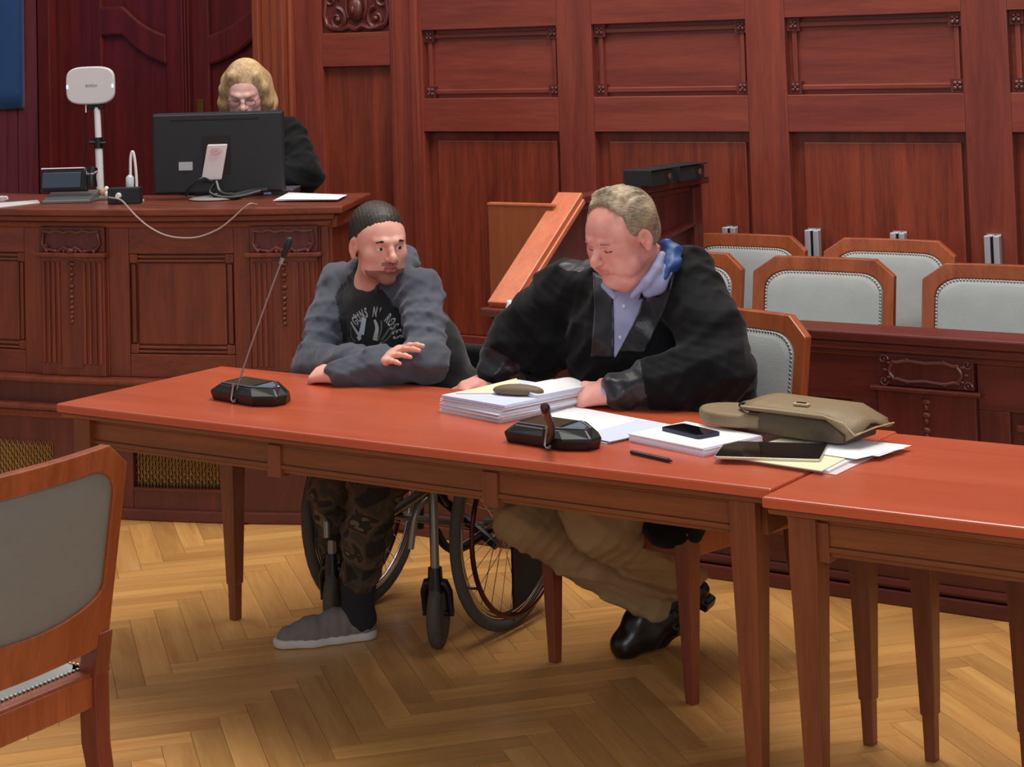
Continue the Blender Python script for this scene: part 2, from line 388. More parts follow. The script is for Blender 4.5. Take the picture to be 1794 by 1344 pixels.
# ---------------------------------------------------------------- dais, bowed judges bench
BC = Vector((-6.385, 9.121))
def cp(a, R, z): q = math.radians(a); return Vector((BC.x+R*math.sin(q), BC.y-R*math.cos(q), z))
def arcbox(mb, a0, a1, r0, r1, z0, z1, step=1.0, mi=0):
    n = max(1, int(abs(a1-a0)/step)); vs = []; fs = []
    for k in range(n+1):
        a = a0+(a1-a0)*k/n; vs += [cp(a, r0, z0), cp(a, r1, z0), cp(a, r1, z1), cp(a, r0, z1)]
    for k in range(n):
        o, p = 4*k, 4*k+4
        for q in range(4): fs.append((o+q, o+(q+1) % 4, p+(q+1) % 4, p+q))
    fs += [(0, 3, 2, 1), (4*n, 4*n+1, 4*n+2, 4*n+3)]
    return mb.add(vs, fs, mi)
def arcpart(name, a0, a1, r0, r1, z0, z1, m, par, bev=.004): return arcbox(MB(), a0, a1, r0, r1, z0, z1).build(name, m, par, bevel=bev)
dais = struct('trim_2')
A0, A1 = -14, 27.1
ZS = .395
MB().prism([(-8.28, 7.68), (-8.28, 5.7)]+[tuple(cp(a, 4.0, 0)[:2]) for a in range(-24, 27, 2)]+[(-4.55, 5.60), (-3.80, 5.60), (-3.80, 7.12), (-6.2, 7.12), (-6.2, 7.68)], .005, .30).build('dais_platform', W_dark, dais)
arcpart('dais_front', A0, 16.1, 3.98, 4.04, 0, ZS, W_dark, dais); arcpart('dais_front', 21.75, 26.3, 3.98, 4.04, 0, ZS, W_dark, dais)
arcpart('dais_front', 16.1, 21.75, 3.98, 4.04, .245, ZS, W_dark, dais); arcpart('dais_front', 16.1, 21.75, 3.98, 4.04, 0, .115, W_dark, dais)
arcpart('dais_ledge', A0, 26.5, 3.9, 4.085, ZS, ZS+.02, W_benchz, dais, .008)
arcpart('dais_ledge', A0, 26.4, 3.95, 4.06, ZS-.035, ZS, W_benchz, dais, .01)
arcpart('skirting', A0, 26.3, 4.0, 4.055, 0, .042, W_darkx, dais, .006)
arcpart('grille_frame', 16.1, 21.75, 4.03, 4.046, .108, .118, W_darkx, dais, .002)
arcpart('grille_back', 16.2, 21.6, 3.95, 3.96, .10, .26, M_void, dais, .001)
dang = .38
def grille(a0, a1, R, z0):
    g = MB()
    for row in range(10):
        z = z0+row*.0145; a = a0+(row % 2)*dang/2
        while a < a1:
            pts = [cp(a+dang*.5*math.sin(math.pi*(t-.5)), R, z+.036*math.cos(math.pi*(t-.5))) for t in [k/6 for k in range(7)]]
            g.tube(pts, .0017, 4); g.tube([cp(a, R, z+.004), cp(a, R, z+.026)], .0014, 4)
            a += dang
    o = g.build('ornamental_grille', M_brass, dais); o['kind'] = 'stuff'
grille(16.2, 21.7, 4.015, .105); grille(4.0, 11.1, 4.043, .105)
bench = struct('trim_3')
arcpart('bench_ledge', A0, 27.3, 3.9, 4.06, .493, .515, W_benchz, bench, .008)
arcpart('bench_plinth', A0, 27.1, 3.86, 4.035, .40, .495, W_dark, bench, .004)
arcpart('bench_body', A0, 27.1, 3.92, 3.98, .30, 1.11, W_bench, bench, .002)
arcpart('bench_top', A0, 28.0, 3.44, 4.045, 1.12, 1.147, W_bench, bench, .006)
arcpart('cornice', A0, 27.5, 3.9, 4.028, 1.098, 1.12, W_bench, bench, .006)
arcpart('cornice', A0, 27.3, 3.9, 4.012, 1.072, 1.098, W_bench, bench, .01)
def bench_panel(f0, f1, a0, a1):
    z0, z1 = .602, .975
    if f0 > a0: arcpart('bench_stile', a0, f0, 3.96, 4.0, .515, 1.075, W_benchz, bench)
    arcpart('bench_stile', f1, a1, 3.96, 4.0, .515, 1.075, W_benchz, bench)
    arcpart('bench_rail', f0, f1, 3.96, 4.0, z1, 1.075, W_bench, bench); arcpart('bench_rail', f0, f1, 3.96, 4.0, .515, z0, W_bench, bench)
    arcpart('sunk_panel', f0+.5, f1-.5, 3.97, 3.99, z0+.035, z1-.035, W_benchz, bench, .004)
    for z in (z0+.018, z1-.018):
        arcpart('panel_moulding', f0+.5, f1-.5, 3.965, 3.996, z-.014, z-.004, W_bench, bench, .003); arcpart('panel_moulding', f0+.5, f1-.5, 3.965, 3.996, z+.002, z+.012, W_bench, bench, .003)
        for a in (f0+.02, f1-.5): arcpart('corner_block', a, a+.48, 3.965, 3.998, z-.017, z+.017, W_benchz, bench, .004)
    for a in (f0+.12, f1-.36): arcpart('panel_moulding', a, a+.24, 3.965, 3.996, z0+.04, z1-.04, W_benchz, bench, .003)
def pilaster(a0, a1):
    am = (a0+a1)/2; wd = a1-a0
    arcpart('bench_stile', a0, a1, 3.96, 4.0, .515, 1.075, W_benchz, bench)
    arcpart('pilaster', a0+.12, a1-.12, 3.98, 4.017, .515, .965, W_benchz, bench)
    for k in (0, 1, 2, 3, 8, 9, 10, 11):
        a = a0+.2+(wd-.4)*(k+.15)/12; arcpart('pilaster_reed', a, a+(wd-.4)/12*.62, 4.01, 4.024, .56, .945, W_benchz, bench, .004)
    arcpart('pilaster_sunk_field', am-.7, am+.7, 4.01, 4.019, .545, .95, W_benchz, bench, .001)
    arcpart('capital_shelf', a0-.1, a1+.1, 3.98, 4.04, .964, .980, W_benchz, bench, .004)
    arcpart('capital', a0+.08, a1-.08, 3.98, 4.018, .98, 1.075, W_dark, bench, .003)
    fn = lambda u, v, w_: cp(u, 4.024+w_, v+.022)
    c = MB(); q = wd/11.5
    for s in (-1, 1):
        c.tube([fn(am+s*u*q, v, .0) for u, v in ((0, .962), (1.0, .976), (2.0, .961), (3.2, .966), (4.3, .970), (4.9, .992), (4.6, 1.03))], [.010, .008, .008, .007, .007, .006, .005], 6)
        c.tube([fn(am+s*u*q, v, .0) for u, v in ((0, 1.038), (1.2, 1.032), (2.2, 1.040), (3.4, 1.034), (4.8, 1.038))], [.005, .006, .005, .006, .005], 6)
        for k in range(3): c.ball(fn(am+s*(1.0+1.5*k)*q, .963, .004), .008, 7, 5)
        spiral(c, (am+s*4.2*q, .978), .5*q, 1.0, s, 0, .004, lambda u, v, w_: fn(u, .985+(v-.978)*.04, 0), 10)
    c.ball(fn(am, .965, .004), (.02, .014, .012), 8, 6); c.build('capital_carving', W_dark, bench, smooth=True)
    c = MB()
    for k, z in enumerate((.915, .875, .83, .79, .75, .715)):
        c.ball(fn(am, z, -.006), (.018-.002*k, .012, .009), 8, 5); c.ball(fn(am, z-.018, -.006), (.009, .010, .010), 7, 5)
    c.build('husk_carving', W_benchz, bench, smooth=True)
pilaster(10.17, 14.5); pilaster(22.75, 26.65); bench_panel(15.74, 21.85, 14.5, 22.75); bench_panel(2.9, 9.0, 2.0, 10.17)
pilaster(-2.3, 2.0)
arcpart('bench_stile', 26.65, 27.1, 3.96, 4.0, .515, 1.075, W_benchz, bench)
e0, e1 = cp(27.05, 3.99, 0), cp(27.6, 3.5, 0); dv = (e1-e0).normalized(); L_ = (e1-e0).length; mid = (e0+e1)/2; an = math.atan2(dv.y, dv.x)
MB().box((mid.x, mid.y, .70), (L_, .03, .80), (0, 0, an)).build('bench_end', W_benchz, bench, bevel=.003)
MB().box((mid.x+.012, mid.y+.006, 1.09), (L_+.02, .05, .05), (0, 0, an)).build('cornice', W_bench, bench, bevel=.008)

# ---------------------------------------------------------------- jury box: front barrier (y = 5.56), side with sloping cap
jb = struct('wall_barrier'); BY = 5.56
X0, X1 = -3.82, 1.4
fbox('barrier_core', X0, X1, .0, .78, BY+.02, BY+.07, W_dark, jb, .001)
fbox('barrier_cap', X0-.05, X1, .782, .812, BY-.035, BY+.13, W_darkx, jb, .006)
fbox('cap_moulding', X0-.02, X1, .752, .782, BY-.02, BY+.05, W_darkx, jb, .01)
fbox('cap_moulding', X0-.01, X1, .735, .752, BY-.008, BY+.04, W_darkx, jb, .004)
fbox('dais_base', -4.70, X0+.02, 0, ZS, BY, BY+.05, W_dark, jb, .002); fbox('dais_step', -4.70, X0+.02, ZS, ZS+.022, BY-.03, BY+.1, W_darkx, jb, .006)
fbox('skirting', -4.68, X1, 0, .042, BY-.03, BY+.02, W_darkx, jb, .006)
fbox('skirting_moulding', -4.68, X1, .044, .074, BY-.018, BY+.02, W_darkx, jb, .012)
fbox('base_rail', X0, X1, .074, .16, BY, BY+.03, W_darkx, jb, .002)
fbox('base_moulding', X0, X1, .16, .192, BY-.02, BY+.02, W_darkx, jb, .012)
xs_p = [-3.60, -2.255, -1.0, .3]
for xp in xs_p:
    fbox('pilaster', xp-.155, xp+.155, .20, .652, BY-.018, BY+.02, W_dark, jb, .003)
    fbox('plaque_shelf', xp-.175, xp+.175, .640, .653, BY-.035, BY+.01, W_dark, jb, .004)
    fbox('carved_plaque', xp-.15, xp+.15, .655, .748, BY-.014, BY+.02, W_dark, jb, .002)
    c = MB(); fn = lambda u, v, w_, xp=xp: Vector((xp+u, BY-.018-w_, v))
    sq_ = lambda v: math.copysign(abs(v)**.5, v); ov = [(.112*sq_(math.cos(t))*(1+.03*math.cos(8*t)), .701+.030*sq_(math.sin(t))*(1+.10*math.cos(10*t))) for t in [2*math.pi*k/28 for k in range(28)]]
    c.tube([fn(u, v, 0) for u, v in ov], .006, 6, closed=True)
    for k, (u, v) in enumerate(ov):
        if k % 2 == 0: c.ball(fn(u*1.12, .701+(v-.701)*1.12, 0), (.009, .006, .005), 6, 5)
    for s in (-1, 1):
        spiral(c, (s*.132, .668), .012, 1.1, s, 0, .004, fn, 12); spiral(c, (s*.132, .733), .012, 1.1, -s, 0, .004, fn, 12)
    c.build('plaque_carving', W_dark, jb, smooth=True)
    c = MB()
    for k, z in enumerate((.615, .575, .53, .49)): c.ball(fn(0, z, 0), (.018-.002*k, .010, .010), 8, 5); c.ball(fn(0, z-.018, 0), (.009, .010, .011), 7, 5)
    c.build('husk_carving', W_dark, jb, smooth=True)
for a, b in zip(xs_p[:-1], xs_p[1:]):
    fbox('barrier_rail', a+.155, b-.155, .60, .735, BY, BY+.03, W_darkx, jb); fbox('barrier_panel', a+.3, b-.3, .26, .53, BY+.006, BY+.03, W_dark, jb, .006)
    fbox('barrier_stile', a+.155, a+.25, .19, .60, BY, BY+.03, W_dark, jb); fbox('barrier_stile', b-.25, b-.155, .19, .60, BY, BY+.03, W_dark, jb)
    for z in (.235, .555): fbox('panel_moulding', a+.27, b-.27, z-.01, z+.01, BY-.004, BY+.03, W_darkx, jb, .004)
# side of the box, running back to the wall
XS = -3.80
MB().prism([(5.62, .30), (5.62, .80), (6.02, 1.13), (6.95, 1.13), (6.95, .30)], XS-.02, XS+.02, Matrix(((0, 0, 1, 0), (1, 0, 0, 0), (0, 1, 0, 0), (0, 0, 0, 1)))).build('box_side', W_dark, jb, bevel=.002)
d = Vector((0, 6.03-5.55, 1.15-.81)); sl = math.atan2(d.z, d.y)
MB().box((XS, (6.03+5.56)/2, (1.15+.815)/2+.008), (.105, d.length, .028), (sl, 0, 0)).build('sloping_cap', W_cap, jb, bevel=.004)
MB().box((XS+.05, (6.03+5.56)/2, (1.15+.815)/2-.012), (.02, d.length, .02), (sl, 0, 0)).build('cap_bead', W_cap, jb, bevel=.004)
fbox('side_cap', XS-.03, XS+.06, 1.13, 1.158, 6.03, 7.0, W_dark, jb, .005)
fbox('side_cap_moulding', XS-.02, XS+.035, 1.105, 1.13, 6.03, 6.98, W_dark, jb, .006)
fbox('end_post', XS-.03, XS+.05, .0, 1.12, 6.88, 6.95, W_dark, jb, .004)
MB().box((XS+.03, 6.72, .955), (.05, .34, .014), (.12, 0, 0)).build('side_shelf', W_dark, jb, bevel=.003)
b_ = thing('board', 'upright ochre wooden board standing behind the sloping orange cap', 'board', (-3.98, 5.95, .30))
MB().bb(-.13, .16, -.01, .012, 0, .825).build('board_panel', W_ochre, b_, bevel=.003); MB().bb(-.13, .16, -.013, .014, .825, .835).build('board_edge', W_cap, b_, bevel=.002)
# ---------------------------------------------------------------- tables
def make_table(name, label, x0, x1, y0, y1, tabs, extra_legs=(), first=None, rz=0, parts_left=True):
    cx, cy = (x0+x1)/2, (y0+y1)/2
    t = thing(name, label, 'table', (cx, cy, 0), rz)
    hw, hd = (x1-x0)/2, (y1-y0)/2
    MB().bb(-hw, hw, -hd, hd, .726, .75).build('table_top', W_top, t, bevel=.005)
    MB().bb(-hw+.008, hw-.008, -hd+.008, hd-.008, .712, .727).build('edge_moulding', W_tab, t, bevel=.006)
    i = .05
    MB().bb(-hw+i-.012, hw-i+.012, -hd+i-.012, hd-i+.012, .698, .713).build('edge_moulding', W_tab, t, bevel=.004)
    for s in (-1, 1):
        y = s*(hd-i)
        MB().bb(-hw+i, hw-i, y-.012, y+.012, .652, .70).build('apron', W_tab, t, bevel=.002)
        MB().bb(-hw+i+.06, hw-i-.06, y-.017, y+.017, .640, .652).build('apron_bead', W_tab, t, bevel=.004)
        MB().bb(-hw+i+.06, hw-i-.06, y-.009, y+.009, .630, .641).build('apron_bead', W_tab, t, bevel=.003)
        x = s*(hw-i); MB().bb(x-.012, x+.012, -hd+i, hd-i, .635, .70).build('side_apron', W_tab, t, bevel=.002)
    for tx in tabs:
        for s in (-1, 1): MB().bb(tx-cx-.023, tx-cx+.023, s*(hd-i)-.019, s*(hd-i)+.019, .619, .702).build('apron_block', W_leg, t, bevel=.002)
    def leg(x, y):
        m = MB(); vs = []
        for z, h in ((.712, .032), (.60, .032), (.11, .0185), (.105, .0155), (0, .0135)): vs.append([(x-h, y-h, z), (x+h, y-h, z), (x+h, y+h, z), (x-h, y+h, z)])
        V = [v for r in vs for v in r]; fs = [(3, 2, 1, 0), (16, 17, 18, 19)]
        for k in range(4):
            for q in range(4): fs.append((4*k+q, 4*k+(q+1) % 4, 4*k+4+(q+1) % 4, 4*k+4+q))
        m.add(V, fs).build('leg', W_leg, t, bevel=.002)
    for sx in (-1, 1):
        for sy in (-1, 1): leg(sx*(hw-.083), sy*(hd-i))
    for (x, y) in extra_legs: leg(x-cx, y-cy)
    return t
tab1 = make_table('long_table', 'long red-topped wooden table where two men sit behind files and a gooseneck microphone', -4.165, -1.912, 3.835, 4.512, [-3.376, -2.685], rz=math.radians(-.9))
tab2 = make_table('long_table', 'red-topped wooden table cut off by the right edge of the photo, mostly empty', -1.905, .30, 3.745, 4.47, [-1.79, -.9], extra_legs=[(-1.585, 4.42)], rz=0)

# ---------------------------------------------------------------- courtroom chair (origin on the floor, faces -y)
def ob(w, h, ch, n=12):   # octagonal back outline, z from bottom
    return None
def make_chair(label, grp):
    t = thing('upholstered_chair', label, 'chair', (0, 0, 0), 0, grp)
    zb, zt, hw = .50, .93, .266
    lean = lambda z: .215+(z-.44)*.17
    def fn(v):  # v=(x,z,depth)
        x, z, d = v
        return Vector((x, lean(z)+.032*(1-(x/hw)**2)+d, z))
    nT = 12
    outer = []; inner = []
    def seg(P, Q, n): return [(P[0]+(Q[0]-P[0])*k/n, P[1]+(Q[1]-P[1])*k/n) for k in range(n)]
    oc = [(-hw, zb), (-hw, zt-.052), (-hw+.075, zt), (hw-.075, zt), (hw, zt-.052), (hw, zb)]
    outer = seg(oc[0], oc[1], 8)+seg(oc[1], oc[2], 6)+seg(oc[2], oc[3], 14)+seg(oc[3], oc[4], 6)+seg(oc[4], oc[5], 8)+seg(oc[5], oc[0], 14)
    iw = hw-.042; zi, zo = zt-.048, zb+.085
    def sq(t_):  # rounded inner
        return t_
    # inner rounded shape: straight sides, round top corners, sagging bottom
    R = .085; ip = seg((-iw, zo+.05), (-iw, zi-R*.75), 8)
    ip += [(-iw+R-R*math.cos(a), zi-R*.75+R*.75*math.sin(a)) for a in [math.pi/2*k/6 for k in range(6)]]
    ip += seg((-iw+R, zi), (iw-R, zi), 14)
    ip += [(iw-R+R*math.sin(a), zi-R*.75+R*.75*math.cos(a)) for a in [math.pi/2*k/6 for k in range(6)]]
    ip += seg((iw, zi-R*.75), (iw, zo+.05), 8)
    ip += [(iw*math.cos(a), zo+.05-.05*math.sin(a)) for a in [math.pi*k/14 for k in range(14)]]
    inner = ip
    fr = MB().ring([(p[0], p[1]) for p in outer], [(p[0], p[1]) for p in inner], -.014, .016, lambda v: fn((v.x, v.y, v.z)))
    fr.build('back_frame', W_chair, t, bevel=.003, smooth=False)
    # pad
    n = len(inner); cxp, czp = 0, (zo+zi)/2; pad = MB(); vs = []; fs = []
    rings = [(1.0, -.004), (.97, -.016), (.85, -.023), (.6, -.026), (.3, -.027), (.02, -.027)]
    for (k, dpt) in rings: vs += [fn((p[0]*k, czp+(p[1]-czp)*k, dpt)) for p in inner]
    for r in range(len(rings)-1):
        for i in range(n): fs.append((r*n+i, r*n+(i+1) % n, (r+1)*n+(i+1) % n, (r+1)*n+i))
    fs.append(tuple((len(rings)-1)*n+i for i in range(n))); pad.add(vs, fs); pad.build('back_pad', M_grey, t, smooth=True)
    vs = []; fs = []; pb = MB(); rings = [(1.0, .008), (.9, .011), (.5, .012), (.02, .012)]
    for (k, dpt) in rings: vs += [fn((p[0]*k, czp+(p[1]-czp)*k, dpt)) for p in inner]
    for r in range(len(rings)-1):
        for i in range(n): fs.append((r*n+i, r*n+(i+1) % n, (r+1)*n+(i+1) % n, (r+1)*n+i))
    fs.append(tuple((len(rings)-1)*n+i for i in range(n))); pb.add(vs, fs); pb.build('back_cloth', M_grey2, t, smooth=True)
    # nails
    nl = MB(); L = [Vector((p[0]*.965, czp+(p[1]-czp)*.965, 0)) for p in inner]; acc = 0
    for i in range(n):
        a, b = L[i], L[(i+1) % n]; dl_ = (b-a).length; s_a = 0
        while acc < dl_:
            p = a+(b-a)*(acc/dl_); nl.ball(fn((p.x, p.y, -.018)), (.0048, .003, .0048), 6, 4); acc += .0115
        acc -= dl_
    nl.build('nail_trim', M_nail, t, smooth=True)['kind'] = 'stuff'
    # rear legs + stiles
    for s in (-1, 1):
        m = MB(); V = []; xs = s*(hw-.022)
        for z, y, h in ((0, .285, .014), (.10, .262, .018), (.30, .222, .023), (.44, lean(.44)+.004, .024), (.53, lean(.53)+.006, .022)):
            V += [(xs-h*.9, y-h, z), (xs+h*.9, y-h, z), (xs+h*.9, y+h, z), (xs-h*.9, y+h, z)]
        fs = [(0, 1, 2, 3), (16, 19, 18, 17)]
        for k in range(4):
            for q in range(4): fs.append((4*k+q, 4*k+4+q, 4*k+4+(q+1) % 4, 4*k+(q+1) % 4))
        m.add(V, fs).build('leg', W_chair_shaded, t, bevel=.003)
        m = MB(); V = []; xs = s*.255
        for z, h in ((0, .0135), (.08, .016), (.37, .024), (.44, .024)): V += [(xs-h, -.235-h, z), (xs+h, -.235-h, z), (xs+h, -.235+h, z), (xs-h, -.235+h, z)]
        fs = [(0, 1, 2, 3), (12, 15, 14, 13)]
        for k in range(3):
            for q in range(4): fs.append((4*k+q, 4*k+4+q, 4*k+4+(q+1) % 4, 4*k+(q+1) % 4))
        m.add(V, fs).build('leg', W_chair_shaded, t, bevel=.003)
        MB().bb(s*.262-.012, s*.262+.012, -.235, .225, .375, .44).build('side_rail', W_chair, t, bevel=.004)
        # bowed armrest stub is absent on these chairs
    MB().bb(-.262, .262, -.252, -.228, .375, .44).build('front_rail', W_chair_shaded, t, bevel=.004)
    MB().bb(-.262, .262, .205, .235, .375, .44).build('rear_rail', W_chair, t, bevel=.004)
    MB().bb(-.282, .282, -.262, .232, .434, .447).build('seat_frame', W_chair, t, bevel=.005)
    P = []
    for i in range(13):
        row = []
        for j in range(13):
            u, v = -1+2*j/12, -1+2*i/12; h = (1-abs(u)**5)*(1-abs(v)**5); row.append(Vector((u*.245, -.02+v*.215, .447+.038*h**.6)))
        P.append(row)
    MB().grid(P).build('seat_pad', M_grey, t, smooth=True)
    nl = MB()
    for k in range(43):
        u = -1+2*k/42
        for y in (-.235, .195): nl.ball((u*.245, y, .450), (.0045, .0045, .003), 6, 4)
    for k in range(38):
        v = -1+2*k/37
        for x in (-.245, .245): nl.ball((x, -.02+v*.215, .450), (.0045, .0045, .003), 6, 4)
    nl.build('seat_nails', M_nail, t, smooth=True)['kind'] = 'stuff'
    return t
ch0 = make_chair('grey upholstered wooden chair under the lawyer in the black robe', None)
ch0.location = (-2.70, 4.775, 0); ch0.rotation_euler = (0, 0, math.radians(-13))
dup(ch0, (-3.27, 2.668, 0), math.radians(-88), 'grey chair in the left foreground, seen from behind')
G1, G2 = 'grey chairs of the front row behind the barrier', 'grey chairs of the rear row against the panelling'
y1 = 6.03
dup(ch0, (-3.525, y1+.01, 0), math.radians(-1), 'front-row grey chair half hidden by the robed lawyer\'s shoulder', G1)
dup(ch0, (-2.925, y1, 0), math.radians(2), 'front-row grey chair in full view, directly above the brown briefcase', G1)
dup(ch0, (-2.285, y1-.01, 0), math.radians(1), 'front-row grey chair cut by the right edge of the photo', G1)
y2 = 6.655
dup(ch0, (-3.56, y2, 0), 0, 'rear-row grey chair nearest the wooden box side and black files', G2)
dup(ch0, (-2.95, y2, 0), 0, 'rear-row grey chair seen in the gap between two front-row chairs', G2)
M_hold = plain('light_metal', (212, 212, 218), .35, .5)
# chrome wall sleeves behind the rear row
for k, x in enumerate((-3.694, -3.325, -2.963, -2.586)):
    lb = ['chrome holder on the panelling behind the leftmost rear chair', 'chrome holder on the panelling in the gap between the rear chairs', 'chrome holder just above the second rear chair', 'rightmost chrome holder on the panelling, fully visible'][k]
    t = thing('wall_holder', lb, 'holder', (x, 7.10, .80), 0, 'chrome holders on the panelling')
    MB().bb(-.03, .03, -.012, 0, 0, .15).build('back_plate', M_chrome, t, bevel=.002)
    MB().bb(-.03, -.006, -.042, -.012, 0, .145).build('sleeve', M_hold, t, bevel=.004); MB().bb(.006, .03, -.042, -.012, 0, .145).build('sleeve', M_hold, t, bevel=.004)
    MB().bb(-.006, .006, -.034, -.012, 0, .14).build('slot', M_black, t)
# ---------------------------------------------------------------- wheelchair (origin on floor between the rear wheels, faces -y)
M_tyre = plain('grey_tyre', (72, 66, 60), .8); M_tube = plain('grey_frame_paint', (142, 134, 122), .35, .5); M_dkframe = plain('dark_frame', (34, 30, 28), .4, .4)
M_seat = plain('black_nylon', (20, 20, 24), .7, bump=.2)
M_hrim = plain('handrim_reflecting_brown', (74, 30, 24), .25, .6)  # brown is a reflection painted into the rim's base colour
wc = thing('wheelchair', 'wheelchair with spoked wheels under the man in the grey sweatshirt', 'wheelchair', (-3.545, 4.79, 0), math.radians(2.5))
Ry = lambda x: Matrix(((0, 0, 1, x), (1, 0, 0, 0), (0, 1, 0, .305), (0, 0, 0, 1)))   # wheel plane = y,z
for s in (-1, 1):
    xw = s*.262
    circ = lambda R, x, n=48: [(x, R*math.cos(2*math.pi*k/n), .305+R*math.sin(2*math.pi*k/n)) for k in range(n)]
    w_ = MB().tube(circ(.288, xw), .017, 10, closed=True).build('rear_tyre', M_tyre, wc, smooth=True)
    rm = MB(); 
    for R, r in ((.268, .007), (.258, .006)): rm.tube(circ(R, xw), r, 8, closed=True)
    rm.build('wheel_rim', M_chrome, w_, smooth=True)
    MB().tube(circ(.258, xw+s*.038), .0075, 8, closed=True).build('hand_rim', M_hrim, w_, smooth=True)
    sp = MB()
    for k in range(28):
        a = 2*math.pi*k/28; b = a+(.9 if k % 2 else -.9); xo = xw+(s*.02 if k % 4 < 2 else -s*.02)
        sp.tube([(xo, .02*math.cos(b), .305+.02*math.sin(b)), (xw, .262*math.cos(a), .305+.262*math.sin(a))], .0013, 4, caps=False)
    sp.build('spokes', M_chrome, w_)
    MB().lathe([(0.001, -.035), (.016, -.035), (.022, -.025), (.014, -.012), (.014, .012), (.022, .025), (.016, .035), (.001, .035)], 14, Ry(xw)).build('hub', M_chrome, w_, smooth=True)
    for k in range(6):
        a = math.pi/6+k*math.pi/3; MB().tube([(xw, .262*math.cos(a), .305+.262*math.sin(a)), (xw+s*.038, .258*math.cos(a), .305+.258*math.sin(a))], .004, 5).build('rim_tab', M_black, w_)
    if s > 0:
        g = MB(); out = [(.248*math.cos(a), .248*math.sin(a)) for a in [math.pi*(-.5)+math.pi*k/24 for k in range(25)]]
        g.prism(out, -.004, .004, Ry(xw+.012)).build('spoke_guard', M_seat, w_, label='black half-disc spoke guard')
    # caster: fork, wheel
    xc = s*.183; yc = -.275; sw = math.radians(21)
    def cl(u, v, z, xc=xc, yc=yc): return (xc+u*math.cos(sw)-v*math.sin(sw), yc+u*math.sin(sw)+v*math.cos(sw), z)
    ca_ = MB()
    ca_.tube([cl(0, 0, .165), cl(0, 0, .235)], [.024, .020], 12)
    for q in (-1, 1): ca_.tube([cl(0, 0, .195), cl(q*.026, .004, .19), cl(q*.036, .012, .165), cl(q*.036, .03, .10)], [.014, .014, .012, .011], 8)
    ca_.tube([cl(-.045, .03, .098), cl(.045, .03, .098)], .009, 8)
    cf = ca_.build('caster_fork', M_black, wc, smooth=True)
    n = 28; prof = [(.062, -.017), (.085, -.017), (.094, -.011), (.097, 0), (.094, .011), (.085, .017), (.062, .017)]
    Mc = Matrix.Translation(Vector(cl(0, .03, .097))) @ Matrix.Rotation(sw, 4, 'Z') @ Matrix.Rotation(math.pi/2, 4, 'Y')
    MB().lathe(prof, n, Mc).build('caster_wheel', M_tyre, cf, smooth=True)
    MB().tube([(xc, yc, .225), (xc, yc, .52), (xc, yc+.03, .545), (xc, .20, .555)], .0135, 10).build('front_tube', M_tube, wc, smooth=True, label='grey vertical front tube')
    MB().tube(catmull([(xc, yc+.012, .335), (xc, yc+.06, .28), (xc, yc+.14, .255), (xc, .02, .27), (xc, .12, .29)], 6), .012, 8).build('lower_tube', M_dkframe, wc, smooth=True)
    MB().tube([(xc, .19, .20), (xc, .215, .55), (xc, .230, .78), (xc, .26, .82), (xc, .325, .82)], .012, 8).build('back_post', M_dkframe, wc, smooth=True)
    MB().tube([(xc, .265, .82), (xc, .36, .82)], .017, 10).build('push_handle', M_black, wc, smooth=True)
    MB().bb(xc-.01, xc+.022, -.17, .17, .675, .70).build('armrest_pad', M_black, wc, bevel=.01)
    MB().tube([(xc+.006, -.15, .555), (xc+.006, -.15, .68)], .009, 8).build('armrest_post', M_dkframe, wc)
    MB().bb(xc-.004, xc+.008, -.16, .16, .56, .66).build('side_guard', M_black, wc, bevel=.004)
    MB().tube([(xc, .0, .30), (xw-s*.03, 0, .305)], .012, 8).build('axle', M_tube, wc)
    MB().tube(catmull([(xc-s*.01, yc+.01, .44), (xc-s*.025, yc-.05, .40), (xc-s*.035, yc-.07, .30)], 5), .010, 8).build('footrest_hanger', M_tube, wc, smooth=True)
MB().tube([(-.235, -.05, .24), (.235, -.05, .53)], .014, 8).build('cross_brace', M_tube, wc); MB().tube([(.235, -.02, .24), (-.235, -.02, .53)], .014, 8).build('cross_brace', M_dkframe, wc)
MB().tube([(-.235, .08, .262), (.235, .08, .262)], .011, 8).build('cross_tube', M_tube, wc)
P = [[Vector((-.183+.366*i/8, -.27+.46*j/8, .545-.02*(1-((i-4)/4)**2))) for j in range(9)] for i in range(9)]
MB().grid(P).build('seat_sling', M_seat, wc, solid=.012, smooth=True)
P = [[Vector((-.183+.366*i/8, .225+.02*(1-((i-4)/4)**2), (.56+.22*j/8))) for j in range(9)] for i in range(9)]
MB().grid(P).build('back_sling', M_seat, wc, solid=.014, smooth=True)
# bits hanging from the seat (brake lever and strap)
MB().tube([(.20, -.23, .50), (.21, -.235, .46), (.18, -.225, .44), (.20, -.225, .40)], [.012, .016, .014, .006], 7).build('brake_lever', M_black, wc, smooth=True)
MB().tube([(.12, -.2, .52), (.12, -.2, .45)], [.018, .010], 7).build('brake_grip', M_black, wc, smooth=True)

